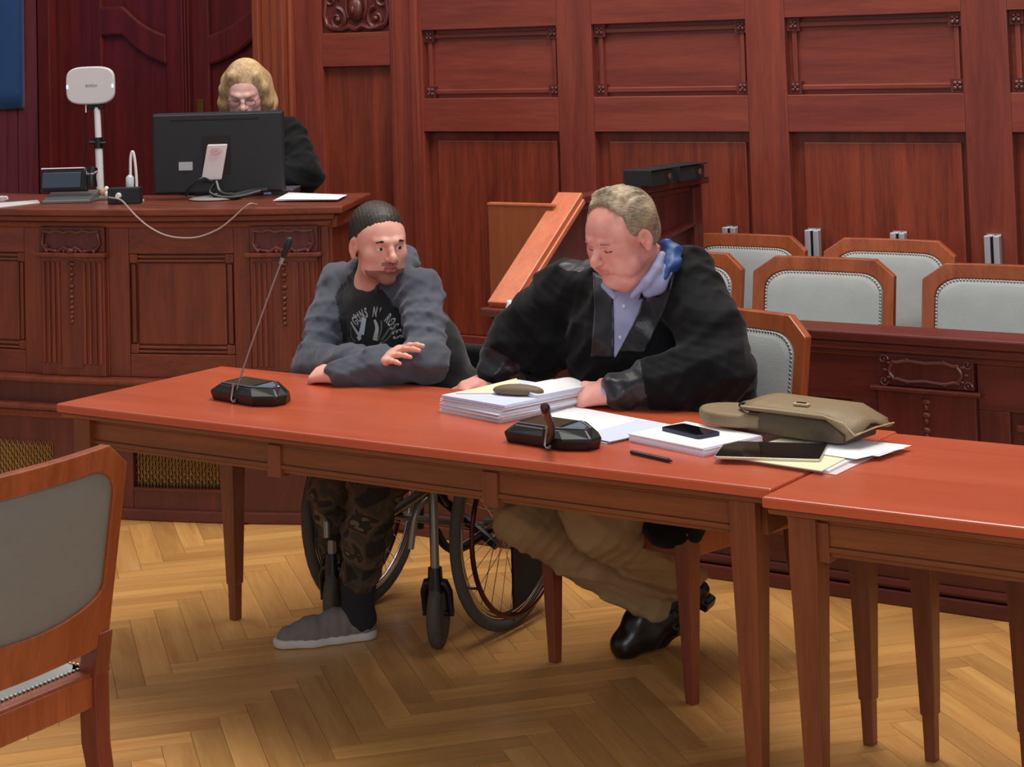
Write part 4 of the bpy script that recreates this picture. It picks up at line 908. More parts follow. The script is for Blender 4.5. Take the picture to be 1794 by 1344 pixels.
# ---------------------------------------------------------------- signed-distance modelling for people
def A3(v): return np.array([v[0], v[1], v[2]], dtype=np.float64)
class SDF:
    def __init__(s): s.p = []; s.disp = None
    def _add(s, fn, lo, hi, op, k, T):
        if T is not None:
            c = [A3(T @ Vector((x, y, z))) for x in (lo[0], hi[0]) for y in (lo[1], hi[1]) for z in (lo[2], hi[2])]
            lo, hi = np.min(c, 0), np.max(c, 0); Ti = np.array(T.inverted()); R_, t_ = Ti[:3, :3].T.copy(), Ti[:3, 3].copy(); f0 = fn
            fn = lambda P: f0(P @ R_ + t_)
        s.p.append((fn, np.array(lo, float), np.array(hi, float), op, k)); return s
    def cap(s, a, b, ra, rb=None, k=.02, op='add', T=None):
        a, b = A3(a), A3(b); rb = ra if rb is None else rb; ba = b-a; L = max(ba @ ba, 1e-9); r = max(ra, rb)
        def fn(P):
            pa = P-a; t = np.clip(pa @ ba/L, 0, 1); q = pa-t[:, None]*ba; return np.sqrt((q*q).sum(1))-(ra+(rb-ra)*t)
        return s._add(fn, np.minimum(a, b)-r, np.maximum(a, b)+r, op, k, T)
    def chain(s, pts, rs, k=.02, op='add', T=None):
        for i in range(len(pts)-1): s.cap(pts[i], pts[i+1], rs[i], rs[i+1], k, op, T)
        return s
    def ell(s, c, r, k=.02, op='add', T=None, R=None):
        c = A3(c); r = np.array(r, float)*np.ones(3); m = r.max() if R is not None else r
        Rm = None if R is None else np.array(R if isinstance(R, Matrix) else Euler(R).to_matrix())
        def fn(P):
            q = P-c
            if Rm is not None: q = q @ Rm
            k0 = np.sqrt(((q/r)**2).sum(1)); k1 = np.sqrt(((q/(r*r))**2).sum(1)); return k0*(k0-1)/np.maximum(k1, 1e-6)
        return s._add(fn, c-m, c+m, op, k, T)
    def box(s, c, h, rd=.005, k=.01, op='add', T=None, R=None):
        c = A3(c); h = np.array(h, float)-rd; m = np.linalg.norm(h)+rd
        Rm = None if R is None else np.array(R if isinstance(R, Matrix) else Euler(R).to_matrix())
        def fn(P):
            q = P-c
            if Rm is not None: q = q @ Rm
            q = np.abs(q)-h; return np.sqrt((np.maximum(q, 0)**2).sum(1))+np.minimum(q.max(1), 0)-rd
        return s._add(fn, c-m, c+m, op, k, T)
    def plane(s, c, n, k=.005, T=None):   # keep the side the normal points away from
        c, n = A3(c), A3(Vector(n).normalized()); fn = lambda P: (P-c) @ n
        if T is not None:
            c = A3(T @ Vector(c)); n = A3(T.to_3x3() @ Vector(n)); fn = lambda P, c=c, n=n: (P-c) @ n
        s.p.append((fn, np.full(3, -1e3), np.full(3, 1e3), 'int', k)); return s
    def ev(s, P, lo=None, hi=None, mg=.03):
        d = np.full(len(P), 1.0)
        for fn, l, h, op, k in s.p:
            if lo is not None and ((l-mg-k > hi).any() or (h+mg+k < lo).any()):
                if op == 'int': d[:] = 1.0
                continue
            q = fn(P)
            if op == 'add': a, b, sg = d, q, 1
            elif op == 'sub': a, b, sg = -d, q, -1
            else: a, b, sg = -d, -q, -1
            if k > 0:
                hh = np.maximum(k-np.abs(a-b), 0)/k; m = np.minimum(a, b)-hh*hh*k*.25
            else: m = np.minimum(a, b)
            d = m if sg == 1 else -m
        if s.disp is not None: d = d+s.disp(P)
        return d
    def mesh(s, h=.005, nb=12):
        lo = np.min([p[1] for p in s.p if p[3] == 'add'], 0)-.02; hi = np.max([p[2] for p in s.p if p[3] == 'add'], 0)+.02
        n = np.ceil((hi-lo)/h/nb).astype(int); B_ = nb*h
        g = np.stack(np.meshgrid(*[np.arange(k) for k in n], indexing='ij'), -1).reshape(-1, 3)
        cen = lo+(g+.5)*B_; dc = s.ev(cen); keep = g[np.abs(dc) < B_*.87*1.35+.012]
        ax = np.arange(nb+1); sg = np.stack(np.meshgrid(ax, ax, ax, indexing='ij'), -1).reshape(-1, 3).astype(float)*h
        N1 = (n*nb+2).astype(np.int64); key = lambda I: (I[..., 0]*N1[1]+I[..., 1])*N1[2]+I[..., 2]
        VK, VP, Q = [], [], []
        for b in keep:
            o = lo+b*B_; f = s.ev(o+sg, o, o+B_, .012).reshape(nb+1, nb+1, nb+1); ins = f < 0
            if ins.all() or not ins.any(): continue
            base = b*nb; m = nb
            c8 = [ins[i:i+m, j:j+m, k:k+m] for i in (0, 1) for j in (0, 1) for k in (0, 1)]
            al = np.logical_and.reduce(c8); an = np.logical_or.reduce(c8); cells = np.argwhere(an & ~al)
            if len(cells):
                acc = np.zeros((len(cells), 3)); cnt = np.zeros(len(cells)); ci, cj, ck = cells.T
                for ax_ in range(3):
                    for u in (0, 1):
                        for v in (0, 1):
                            off = [0, 0, 0]; oth = [t for t in range(3) if t != ax_]; off[oth[0]] = u; off[oth[1]] = v; o2 = off[:]; o2[ax_] = 1
                            f0 = f[ci+off[0], cj+off[1], ck+off[2]]; f1 = f[ci+o2[0], cj+o2[1], ck+o2[2]]; cr_ = (f0 < 0) != (f1 < 0)
                            t = np.where(cr_, f0/np.where(cr_, f0-f1, 1), 0); p_ = np.tile(np.array(off, float), (len(cells), 1)); p_[:, ax_] = t
                            acc += p_*cr_[:, None]; cnt += cr_
                VK.append(key(cells+base)); VP.append(o+(cells+acc/cnt[:, None])*h)
            for ax_ in range(3):
                a0 = [slice(0, m)]*3; a1 = [slice(0, m)]*3; a1[ax_] = slice(1, m+1)
                i0, i1 = ins[tuple(a0)], ins[tuple(a1)]; E = np.argwhere(i0 != i1)
                if not len(E): continue
                fl = i0[tuple(E.T)]; G = E+base; u = np.zeros(3, int); v = np.zeros(3, int); u[(ax_+1) % 3] = 1; v[(ax_+2) % 3] = 1
                q = np.stack([key(G-u-v), key(G-v), key(G), key(G-u)], 1); q[~fl] = q[~fl][:, ::-1]; Q.append(q)
        VK = np.concatenate(VK); VP = np.concatenate(VP); Q = np.concatenate(Q); o = np.argsort(VK); VK = VK[o]; VP = VP[o]
        ix = np.clip(np.searchsorted(VK, Q), 0, len(VK)-1); ok = (VK[ix] == Q).all(1); return VP, ix[ok]
def relax(V, F, it=2, lam=.5):
    for _ in range(it):
        acc = np.zeros_like(V); cnt = np.zeros(len(V))
        for a, b in ((0, 1), (1, 2), (2, 3), (3, 0)):
            np.add.at(acc, F[:, a], V[F[:, b]]); np.add.at(acc, F[:, b], V[F[:, a]]); np.add.at(cnt, F[:, a], 1); np.add.at(cnt, F[:, b], 1)
        V = V+(acc/np.maximum(cnt, 1)[:, None]-V)*lam
    return V
def sdf_obj(name, S, mats, parent, h=.005, matfn=None, it=1, org=None, label=None):
    V, F = S.mesh(h); V = relax(V, F, it, .5)
    org = np.zeros(3) if org is None else A3(org); me = bpy.data.meshes.new(name)
    me.vertices.add(len(V)); me.vertices.foreach_set('co', (V-org).astype(np.float32).ravel())
    me.loops.add(F.size); me.loops.foreach_set('vertex_index', F.astype(np.int32).ravel())
    me.polygons.add(len(F)); me.polygons.foreach_set('loop_start', np.arange(0, F.size, 4, dtype=np.int32)); me.polygons.foreach_set('loop_total', np.full(len(F), 4, dtype=np.int32))
    me.update(calc_edges=True)
    for m in (mats if isinstance(mats, (list, tuple)) else [mats]): me.materials.append(m)
    if matfn is not None: me.polygons.foreach_set('material_index', matfn(V[F].mean(1)).astype(np.int32))
    me.polygons.foreach_set('use_smooth', np.ones(len(F), dtype=bool)); me.validate()
    o = bpy.data.objects.new(name, me); col.objects.link(o); o.parent = parent; o.location = (0, 0, 0)
    if label: o['label'] = label
    o['_n'] = len(F); del o['_n']
    return o, V, F
def folds(A=.004, f=1.0, ph=0.0, gate=None):
    def fn(P):
        x, y, z = P[:, 0]+ph, P[:, 1]+ph*.7, P[:, 2]
        wx = x+.03*np.sin(13*y+3)+.025*np.sin(17*z+ph); wz = z+.03*np.sin(15*x+1)+.018*np.sin(23*y); wy = y+.025*np.sin(19*z+2)
        def rg(v): return (.5+.5*np.cos(2*v))**2.4
        e = .55*rg(f*(17*wx+25*wz)+1.3)+.5*rg(f*(30*wz-14*wx+12*wy)+.7)+.30*rg(f*(44*wx-30*wz+22*wy)+2.1)+.12*rg(f*(95*wz+50*wx+30*wy)+ph)
        e = -A*(e-.38); return e if gate is None else e*gate(P)
    return fn
def hand(S, wrist, tip, up, thumb, curl=(20, 30, 20), sc=1.0, spread=.10, th_curl=.3, k=.006, lift=(0, 0, 0, 0)):
    """wrist, tip: points; up: back-of-hand normal; thumb: +1/-1 side"""
    w_ = Vector(wrist); d = (Vector(tip)-w_).normalized(); up = Vector(up); up = (up-d*up.dot(d)).normalized(); sd = d.cross(up).normalized()*thumb
    Ls = [(.043, .027, .021), (.047, .030, .022), (.043, .028, .021), (.034, .021, .018)]
    for i in range(4):
        off = (.030-.020*i)*sc; kn = w_+d*(.088-.004*abs(i-1))*sc+sd*off+up*(.002-.002*abs(i-1.2))
        S.cap(w_+sd*off*.55+d*.008, kn, .0165*sc, .0118*sc, .016)
        dd = (d+sd*spread*(1.2-i*.8)+up*lift[i]).normalized(); p = kn; ang = 0
        ax = dd.cross(up).normalized()
        for j in range(3):
            ang += math.radians(curl[j]); v = (Matrix.Rotation(-ang, 3, ax) @ dd); q = p+v*Ls[i][j]*sc
            r0 = (.0098, .0088, .0080)[j]*sc*(1-.05*i); r1 = (.0088, .0080, .0068)[j]*sc*(1-.05*i)
            S.cap(p, q, r0, r1, k if j else .010); p = q
    b = w_+d*.022*sc+sd*.020*sc-up*.004; p1 = b+(d*.55+sd*.75-up*.25).normalized()*.040*sc; p2 = p1+(d*.9+sd*(.45-th_curl)-up*.25).normalized()*.032*sc; p3 = p2+(d*.95+sd*(.15-th_curl)-up*.3).normalized()*.024*sc
    S.cap(b, p1, .0165*sc, .0125*sc, .014); S.cap(p1, p2, .0115*sc, .0100*sc, .006); S.cap(p2, p3, .0100*sc, .0078*sc, .005)
def head_T(c, yaw, pitch, roll=0): return Matrix.Translation(Vector(c)) @ Matrix.Rotation(math.radians(yaw), 4, 'Z') @ Matrix.Rotation(math.radians(pitch), 4, 'X') @ Matrix.Rotation(math.radians(roll), 4, 'Y')
def head(S, T, fat=0.0, female=False, nose=1.0, eyes='down'):
    w = 1+fat*.10
    S.ell((0, .018, .035), (.0755*w, .094, .083), .02, T=T)                      # skull
    S.ell((0, -.030, .012), (.066*w, .062, .072), .03, T=T)                      # forehead / mid face
    S.ell((0, -.036, -.045), (.056*w, .054, .062), .03, T=T)                     # lower face
    for s in (-1, 1):
        S.ell((s*.040*w, -.055, -.022), (.026, .026, .026), .018, T=T)           # cheek bones
        S.ell((s*.040*w, -.030, -.066), (.026*w, .036, .026), .02, T=T)          # jaw corner
        if fat > .3: S.ell((s*.042*w, -.045, -.058), (.030, .030, .030), .02, T=T)
    S.ell((0, -.070, -.098), (.024*w, .018, .016), .018, T=T)                    # chin
    if fat > .3:
        for s in (-1, 1): S.chain([(s*.021, -.098, -.034), (s*.031, -.094, -.052), (s*.033, -.088, -.068)], [.0018, .0022, .0012], .008, 'sub', T=T); S.chain([(s*.018, -.093, -.012), (s*.032, -.094, -.017), (s*.045, -.086, -.012)], [.0012, .0020, .0012], .006, 'sub', T=T)
    if fat > .3: S.ell((0, -.032, -.108), (.052*w, .045, .026), .02, T=T); S.ell((0, -.02, -.12), (.055*w, .05, .03), .02, T=T)
    S.chain([(-.040, -.076, .022), (-.018, -.088, .020), (.018, -.088, .020), (.040, -.076, .022)], [.008, .010, .010, .008], .012, T=T)  # brow
    for s in (-1, 1):
        S.ell((s*.0315, -.100, .001), (.0175, .017, .011), .010, 'sub', T=T)     # sockets
        S.ell((s*.0310, -.0745, .001), (.0145, .0130, .0125), .003, T=T)         # eyeball with lid
        if eyes == 'down':
            S.chain([(s*.0195, -.0875, -.003), (s*.031, -.0905, -.006), (s*.043, -.086, -.003)], [.0012, .0012, .0012], .001, 'sub', T=T)
            S.chain([(s*.019, -.0855, .009), (s*.031, -.088, .0115), (s*.044, -.083, .008)], [.0016, .0022, .0018], .003, T=T)
        else:
            S.chain([(s*.019, -.0845, .0065), (s*.031, -.0885, .0085), (s*.044, -.083, .005)], [.002, .0026, .002], .002, T=T)
            S.chain([(s*.020, -.083, -.006), (s*.031, -.086, -.0085), (s*.043, -.082, -.005)], [.002, .0022, .002], .002, T=T)
    n = nose
    S.chain([(0, -.086, .014), (0, -.098*1, -.004), (0, -.112*n, -.024), (0, -.114*n, -.030)], [.0075, .0085, .0105, .0105], .010, T=T)
    for s in (-1, 1): S.ell((s*.0125, -.101*n, -.031), (.0085, .010, .0075), .006, T=T); S.ell((s*.006, -.109*n, -.040), (.0035, .004, .003), .002, 'sub', T=T)
    S.ell((0, -.084, -.055), (.026, .014, .016), .014, T=T)                     # muzzle
    S.chain([(-.023, -.086, -.0585), (-.010, -.0965, -.0545), (0, -.0975, -.0555), (.010, -.0965, -.0545), (.023, -.086, -.0585)], [.0025, .0048, .0046, .0048, .0025], .003, T=T)
    S.chain([(-.022, -.085, -.061), (-.009, -.0945, -.067), (.009, -.0945, -.067), (.022, -.085, -.061)], [.0025, .0055, .0055, .0025], .003, T=T)
    S.chain([(-.024, -.0905, -.0600), (0, -.1020, -.0605), (.024, -.0905, -.0600)], [.0012, .0015, .0012], .0015, 'sub', T=T)
    for s in (-1, 1):                                                            # ears
        E_ = T @ Matrix.Translation(Vector((s*.078*w, .012, -.004))) @ Matrix.Rotation(s*math.radians(-18), 4, 'Z') @ Matrix.Rotation(math.radians(12), 4, 'X')
        S.ell((0, 0, 0), (.008, .019, .031), .006, T=E_); S.ell((s*.007, -.001, .003), (.007, .011, .018), .004, 'sub', T=E_); S.ell((0, -.006, -.028), (.007, .009, .010), .004, T=E_)
        S.ell((s*.004, -.012, .0), (.004, .004, .007), .003, T=E_)
def loc_(P, T): Ti = np.array(T.inverted()); return P @ Ti[:3, :3].T+Ti[:3, 3]
def face_mat(T, eyes='down', skin=0, lip=1, white=2, iris=3, extra=None):
    def fn(P):
        q = loc_(P, T); x, y, z = q.T; m = np.full(len(P), skin)
        m[(np.abs(x) < .0225-.25*np.abs(z+.0605)) & (y < -.083) & (z < -.0505) & (z > -.0720)] = lip
        if eyes == 'open':
            for s in (-1, 1):
                dx = x-s*.031; e = (dx/.0115)**2+((z+.0002)/.0046)**2 < 1; e &= (y < -.080); m[e] = white; m[e & ((dx-.002)**2+(z)**2 < .0052**2)] = iris
        if eyes == 'down':
            for s in (-1, 1):
                dx = np.abs(x)-.031; m[(s*x > 0) & (np.abs(dx) < .0125) & (np.abs(z+.0050+.0-dx*dx*14) < .0019) & (y < -.078)] = 4
        if extra is not None: m = extra(q, m)
        return m
    return fn
def skinmat(name, a, b2, rough=.5):
    m, nt, b = newmat(name); L = nt.links; tc = N(nt, 'ShaderNodeTexCoord'); n = N(nt, 'ShaderNodeTexNoise', Scale=22.0, Detail=4.0); L.new(tc.outputs['Object'], n.inputs['Vector'])
    rp = N(nt, 'ShaderNodeValToRGB'); rp.color_ramp.elements[0].position = .35; rp.color_ramp.elements[1].position = .68; rp.color_ramp.elements[0].color = s2l(a); rp.color_ramp.elements[1].color = s2l(b2)
    L.new(n.outputs['Fac'], rp.inputs[0]); L.new(rp.outputs[0], b.inputs['Base Color']); b.inputs['Roughness'].default_value = rough
    b.inputs['Subsurface Weight'].default_value = .12; b.inputs['Subsurface Radius'].default_value = (.012, .005, .003)
    n2 = N(nt, 'ShaderNodeTexNoise', Scale=400.0, Detail=2.0); L.new(tc.outputs['Object'], n2.inputs['Vector']); bp = N(nt, 'ShaderNodeBump', Strength=.12, Distance=.002); L.new(n2.outputs['Fac'], bp.inputs['Height']); L.new(bp.outputs[0], b.inputs['Normal'])
    return m
def hairmat(name, a, b2, sc=(260, 260, 22), rough=.5):
    m, nt, b = newmat(name); L = nt.links; tc = N(nt, 'ShaderNodeTexCoord'); mp = N(nt, 'ShaderNodeMapping'); mp.inputs['Scale'].default_value = sc; L.new(tc.outputs['Object'], mp.inputs['Vector'])
    n = N(nt, 'ShaderNodeTexNoise', Scale=1.0, Detail=4.0, Distortion=.4); L.new(mp.outputs[0], n.inputs['Vector']); n3 = N(nt, 'ShaderNodeTexNoise', Scale=14.0, Detail=2.0); L.new(tc.outputs['Object'], n3.inputs['Vector'])
    ma = N(nt, 'ShaderNodeMath', operation='MULTIPLY_ADD'); ma.inputs[1].default_value = .7; L.new(n3.outputs['Fac'], ma.inputs[0]); ms = N(nt, 'ShaderNodeMath', operation='MULTIPLY'); ms.inputs[1].default_value = .6; L.new(n.outputs['Fac'], ms.inputs[0]); L.new(ms.outputs[0], ma.inputs[2])
    rp = N(nt, 'ShaderNodeValToRGB'); rp.color_ramp.elements[0].position = .45; rp.color_ramp.elements[1].position = .82; rp.color_ramp.elements[0].color = s2l(a); rp.color_ramp.elements[1].color = s2l(b2)
    L.new(ma.outputs[0], rp.inputs[0]); L.new(rp.outputs[0], b.inputs['Base Color']); b.inputs['Roughness'].default_value = rough
    bp = N(nt, 'ShaderNodeBump', Strength=.38, Distance=.003); L.new(n.outputs['Fac'], bp.inputs['Height']); L.new(bp.outputs[0], b.inputs['Normal']); return m
M_skin = skinmat('skin', (226, 160, 142), (236, 180, 162)); M_skin2 = skinmat('skin_ruddy', (228, 150, 136), (240, 178, 164)); M_skin3 = skinmat('skin_pale', (226, 172, 162), (238, 192, 182)); M_lash = plain('lash_line', (104, 66, 58), .8)
M_lip = plain('lips', (176, 96, 92), .45); M_eyew = plain('eye_white', (220, 216, 210), .2); M_iris = plain('iris', (48, 40, 34), .1)
M_sweat = plain('charcoal_sweatshirt', (72, 77, 88), .85, noise=.14, nscale=60, bump=.35, bscale=500, sheen=.2)
M_sblack = plain('black_sweatshirt_front', (22, 22, 26), .85, bump=.3, bscale=500, sheen=.2)
M_robe = plain('black_robe_cloth', (10, 11, 14), .85, spec=.25, noise=.2, nscale=40, bump=.25, bscale=300, sheen=.08)
M_satin = plain('black_satin_trim', (26, 26, 33), .38, sheen=.2, bump=.2, bscale=120)
M_shirt = plain('pale_blue_shirt', (158, 162, 200), .7, noise=.05, nscale=50)
M_blue = plain('blue_lining', (42, 76, 136), .5, noise=.15, nscale=20)
M_khaki = plain('khaki_cotton', (158, 134, 98), .85, noise=.08, nscale=30, bump=.3, bscale=400)
M_shoe = plain('black_leather_shoe', (22, 16, 14), .3); M_sock = plain('dark_sock', (30, 30, 34), .9)
def camo(name):
    m, nt, b = newmat(name); L = nt.links; tc = N(nt, 'ShaderNodeTexCoord'); b.inputs['Roughness'].default_value = .9
    n = N(nt, 'ShaderNodeTexNoise', Scale=11.0, Detail=2.0, Roughness=.5, Distortion=.3); L.new(tc.outputs['Object'], n.inputs['Vector']); rp = N(nt, 'ShaderNodeValToRGB'); r = rp.color_ramp; r.interpolation = 'CONSTANT'
    r.elements[0].position = 0; r.elements[0].color = s2l((30, 26, 22)); r.elements[1].position = .42; r.elements[1].color = s2l((62, 56, 40))
    for p, c in ((.50, (86, 66, 48)), (.56, (40, 36, 28)), (.62, (104, 98, 74))): e = r.elements.new(p); e.color = s2l(c)
    L.new(n.outputs['Fac'], rp.inputs[0]); L.new(rp.outputs[0], b.inputs['Base Color']); return m
M_camo = camo('camouflage_cotton')
def mixp(a, b, t): return Vector(a)*(1-t)+Vector(b)*t
def shoe(S, heel, toe, w=.042, hgt=.06, floor_=None):
    h, t = Vector(heel), Vector(toe); d = t-h
    S.chain([h+Vector((0, 0, .034)), h+d*.3+Vector((0, 0, .036)), h+d*.62+Vector((0, 0, .030)), h+d*.9+Vector((0, 0, .024))], [w*.80, w*.85, w*1.0, w*.72], .02)
    S.chain([h+Vector((0, 0, .055)), h+d*.35+Vector((0, 0, .060))], [w*.78, w*.80], .02)
# ---------------------------------------------------------------- man in the wheelchair
pd = thing('person', 'man in a grey and black printed sweatshirt and camouflage trousers, arms crossed on the table', 'person', (-3.6, 4.8, 0))
def fix(o, par): o.matrix_parent_inverse = Matrix.Translation(-Vector(par.location)); return o
neck = Vector((-3.735, 4.795, 1.035)); hc = Py(664, 428, 4.715); Td = head_T(hc, 60, 4, 0)
shR = Py(596, 498, 4.86); shL = Py(737, 514, 4.78); elR = Py(548, 638, 4.60); elL = Py(750, 636, 4.56)
wrR = Py(662, 636, 4.50); wrL = Py(592, 655, 4.415); hR = Py(716, 607, 4.45); hL = Py(528, 654, 4.43)
pel = Vector((-3.60, 4.93, .60)); hipR = pel+Vector((-.095, -.02, 0)); hipL = pel+Vector((.095, -.02, 0))
kR = Py(585, 852, 4.44); kL = Py(655, 852, 4.38); aR = Py(588, 965, 4.66); aL = Py(628, 1030, 4.50)
heelL = Pz(636, 1118, .0); toeL = Pz(490, 1134, .0); heelR = Vector((aR.x+.02, aR.y+.07, 0)); toeR = heelR+Vector((.06, -.20, 0))
print('DEF', [tuple(round(c, 2) for c in v) for v in (shR, shL, elR, elL, wrR, wrL, kR, kL, aR, aL, hc, heelL, toeL)])
S = SDF(); head(S, Td, .25, eyes='open')
S.cap(Td @ Vector((0, .02, -.06)), neck, .055, .060, .03); S.chain([neck, mixp(shR, shL, .5), Vector((-3.68, 4.86, .80)), pel], [.06, .08, .09, .09], .03)
for a, b, c in ((shR, elR, wrR), (shL, elL, wrL)): S.chain([mixp(shR, shL, .5), a, b, c], [.05, .045, .035, .025], .02)
for a, b, c in ((hipR, kR, aR), (hipL, kL, aL)): S.chain([pel, a, b, c], [.07, .06, .045, .035], .02)
for h_, t_ in ((heelL, toeL), (heelR, toeR)): S.chain([h_+Vector((0, 0, .05)), mixp(h_, t_, .85)+Vector((0, 0, .03))], [.028, .022], .01)
S.cap(aL, heelL+Vector((0, 0, .05)), .03, .03); S.cap(aR, heelR+Vector((0, 0, .05)), .03, .03)
hand(S, wrR, hR, (.15, -.45, .9), -1, (8, 14, 10), 1.0, .14); hand(S, wrL, hL, (.1, -.35, .95), 1, (38, 48, 30), 1.0, .05, .6)
M_stub = plain('beard_shadow', (150, 104, 88), .7)
def beard(q, m):
    x, y, z = q.T; b = (z < -.066) & (z > -.15) & (np.abs(x) < .08) & (y < -.045) & (y > -.14) & (m == 0); m[b] = 4; m[(z < -.040) & (z > -.0515) & (y < -.080) & (y > -.13) & (np.abs(x) < .028) & (m == 0)] = 4; return m
o, _, _ = sdf_obj('body', S, [M_skin, M_lip, M_eyew, M_iris, M_stub], pd, .0032, face_mat(Td, 'open', extra=beard)); fix(o, pd)
S = SDF()
S.ell((0, .022, .045), (.0825, .100, .086), .01, T=Td); S.ell((0, .07, .0), (.070, .05, .06), .02, T=Td)
S.ell((0, -.085, -.005), (.090, .075, .078), .012, 'sub', T=Td); S.ell((0, -.03, -.09), (.10, .10, .075), .02, 'sub', T=Td)
for s in (-1, 1): S.ell((s*.082, .008, -.012), (.02, .026, .036), .008, 'sub', T=Td)
S.disp = lambda P: .0012*np.sin(P[:, 0]*420+P[:, 2]*90)*np.sin(P[:, 1]*380)
o, _, _ = sdf_obj('hair', S, hairmat('dark_brown_hair', (24, 19, 17), (56, 44, 36), (300, 300, 120)), pd, .0032); fix(o, pd)
# glasses-like dark frames are not certain: eyebrows only
M_brow = plain('brow_hair', (44, 34, 28), .8)
for s in (-1, 1): eb = SDF(); eb.chain([(s*.016, -.0970, .0205), (s*.030, -.0960, .0240), (s*.045, -.0855, .0205)], [.0026, .0032, .0022], .003, T=Td); o, _, _ = sdf_obj('eyebrow', eb, M_brow, pd, .0016); fix(o, pd)
# sweatshirt
arm = SDF(); tor = SDF()
mid = mixp(shR, shL, .5)
def sw(S_, which):
    if which != 'tor':
        for sh, el, wr, e2 in ((shR, elR, wrR, .006), (shL, elL, wrL, .0)):
            S_.chain([mixp(neck, sh, .45)+Vector((0, 0, -.015)), sh, mixp(sh, el, .5), el, mixp(el, wr, .55), mixp(el, wr, .93)], [.058, .066, .058, .054, .050, .042], .03)
            S_.cap(mixp(el, wr, .86), mixp(el, wr, .985), .039, .038, .006)
    if which != 'arm':
        S_.ell(mid+Vector((.0, .01, -.10)), (.185, .125, .17), .05, R=(0, 0, math.radians(-14)))
        S_.ell(Vector((-3.665, 4.86, .74)), (.185, .145, .19), .06); S_.ell(pel+Vector((0, 0, .03)), (.19, .15, .10), .05)
        S_.ell(mid+Vector((0, .03, .0)), (.15, .085, .075), .04, R=(0, 0, math.radians(-14)))
sw(arm, 'arm'); sw(tor, 'tor'); S = SDF(); sw(S, 'tor'); sw(S, 'arm')
# hood behind the neck and crew collar
for t in np.linspace(0, 1, 9):
    a = math.pi*(1.06-1.12*t)-math.radians(8); p = neck+Vector((.085*math.cos(a), .02+.075*math.sin(a), .012+.03*math.sin(a)))
    q = p if t == 0 else q; S.cap(q, p, .026, .028, .02); q = p
S.cap(neck+Vector((0, .0, .10)), neck+Vector((0, -.01, -.02)), .056, .062, .012, 'sub')
S.disp = folds(.0125, 1.25, .4, gate=lambda P: np.where(tor.ev(P) < arm.ev(P)-.01, .3, np.clip(1.15-np.abs(P[:, 2]-.80)*1.4, .45, 1)))
def swm(P):
    da, dt = arm.ev(P), tor.ev(P); q = (P-A3(mid)) @ A3(Vector((shL-shR)).normalized())
    m = np.zeros(len(P)); m[(dt < da+.006)] = 1; m[(P[:, 2] > neck.z-.03) & (P[:, 1] > neck.y+.01)] = 0; return m
so, SV, SF = sdf_obj('sweatshirt', S, [M_sweat, M_sblack], pd, .0055, swm); fix(so, pd)
# printed crest on the chest, wrapped on the cloth
from mathutils.bvhtree import BVHTree
bv = BVHTree.FromPolygons([tuple(v) for v in SV], [tuple(int(i) for i in f) for f in SF])
pc = Py(646, 574, 4.66); nrm = Vector((.40, -.90, .12)).normalized(); ux = Vector((0, 0, 1)).cross(nrm).normalized()*1.0; uz = nrm.cross(ux).normalized()
M_print = plain('grey_print_ink', (172, 174, 174), .7); M_printd = plain('dim_print_ink', (92, 92, 86), .7); M_printb = plain('bright_print_ink', (186, 196, 206), .6)
def wrap(me, mat, nm='chest_print'):
    for v in me.vertices:
        p = pc+ux*v.co.x+uz*v.co.y+nrm*.25; h_ = bv.ray_cast(p, -nrm, .5)
        v.co = (h_[0]+nrm*.0015) if h_[0] is not None else pc+ux*v.co.x+uz*v.co.y
    Pv = np.array([tuple(v.co) for v in me.vertices]); bad = set(np.nonzero(arm.ev(Pv) < tor.ev(Pv)-.004)[0].tolist())
    if bad:
        bm = bmesh.new(); bm.from_mesh(me); bm.verts.ensure_lookup_table(); bmesh.ops.delete(bm, geom=[bm.verts[i] for i in bad], context='VERTS'); bm.to_mesh(me); bm.free()
    if not len(me.polygons): return None
    me.materials.clear(); me.materials.append(mat); o = bpy.data.objects.new(nm, me); col.objects.link(o); o.parent = so; return o
def strip(pts, w, mat, nm='crest_stroke'):
    pts = catmull([(x, y, 0) for x, y in pts], 5); V = []; fs = []
    for i, p in enumerate(pts):
        t = (pts[min(i+1, len(pts)-1)]-pts[max(i-1, 0)]).normalized(); n_ = Vector((-t.y, t.x, 0)); ww = w if not isinstance(w, tuple) else w[0]+(w[1]-w[0])*i/(len(pts)-1); V += [p+n_*ww/2, p-n_*ww/2]
    fs = [(2*i, 2*i+1, 2*i+3, 2*i+2) for i in range(len(pts)-1)]; me = bpy.data.meshes.new(nm); me.from_pydata([tuple(v) for v in V], [], fs); me.update(); return wrap(me, mat, nm)
word = "GUNS N' ROSES"; Rr = .090
for i, ch in enumerate(word):
    if ch == ' ': continue
    a = math.radians(47-i*10.6); M = Matrix.Translation(Vector((Rr*.92*math.sin(-a)*1.0, Rr*math.cos(a)-.045, 0))) @ Matrix.Rotation(a, 4, 'Z') @ Matrix.Diagonal((.80, 1.75, 1, 1))
    t = text(ch, .024, M_print, None, M, 'crest_letter', .0, bold=.0006); me = t.data; bpy.data.objects.remove(t); wrap(me, M_print, 'crest_letter')
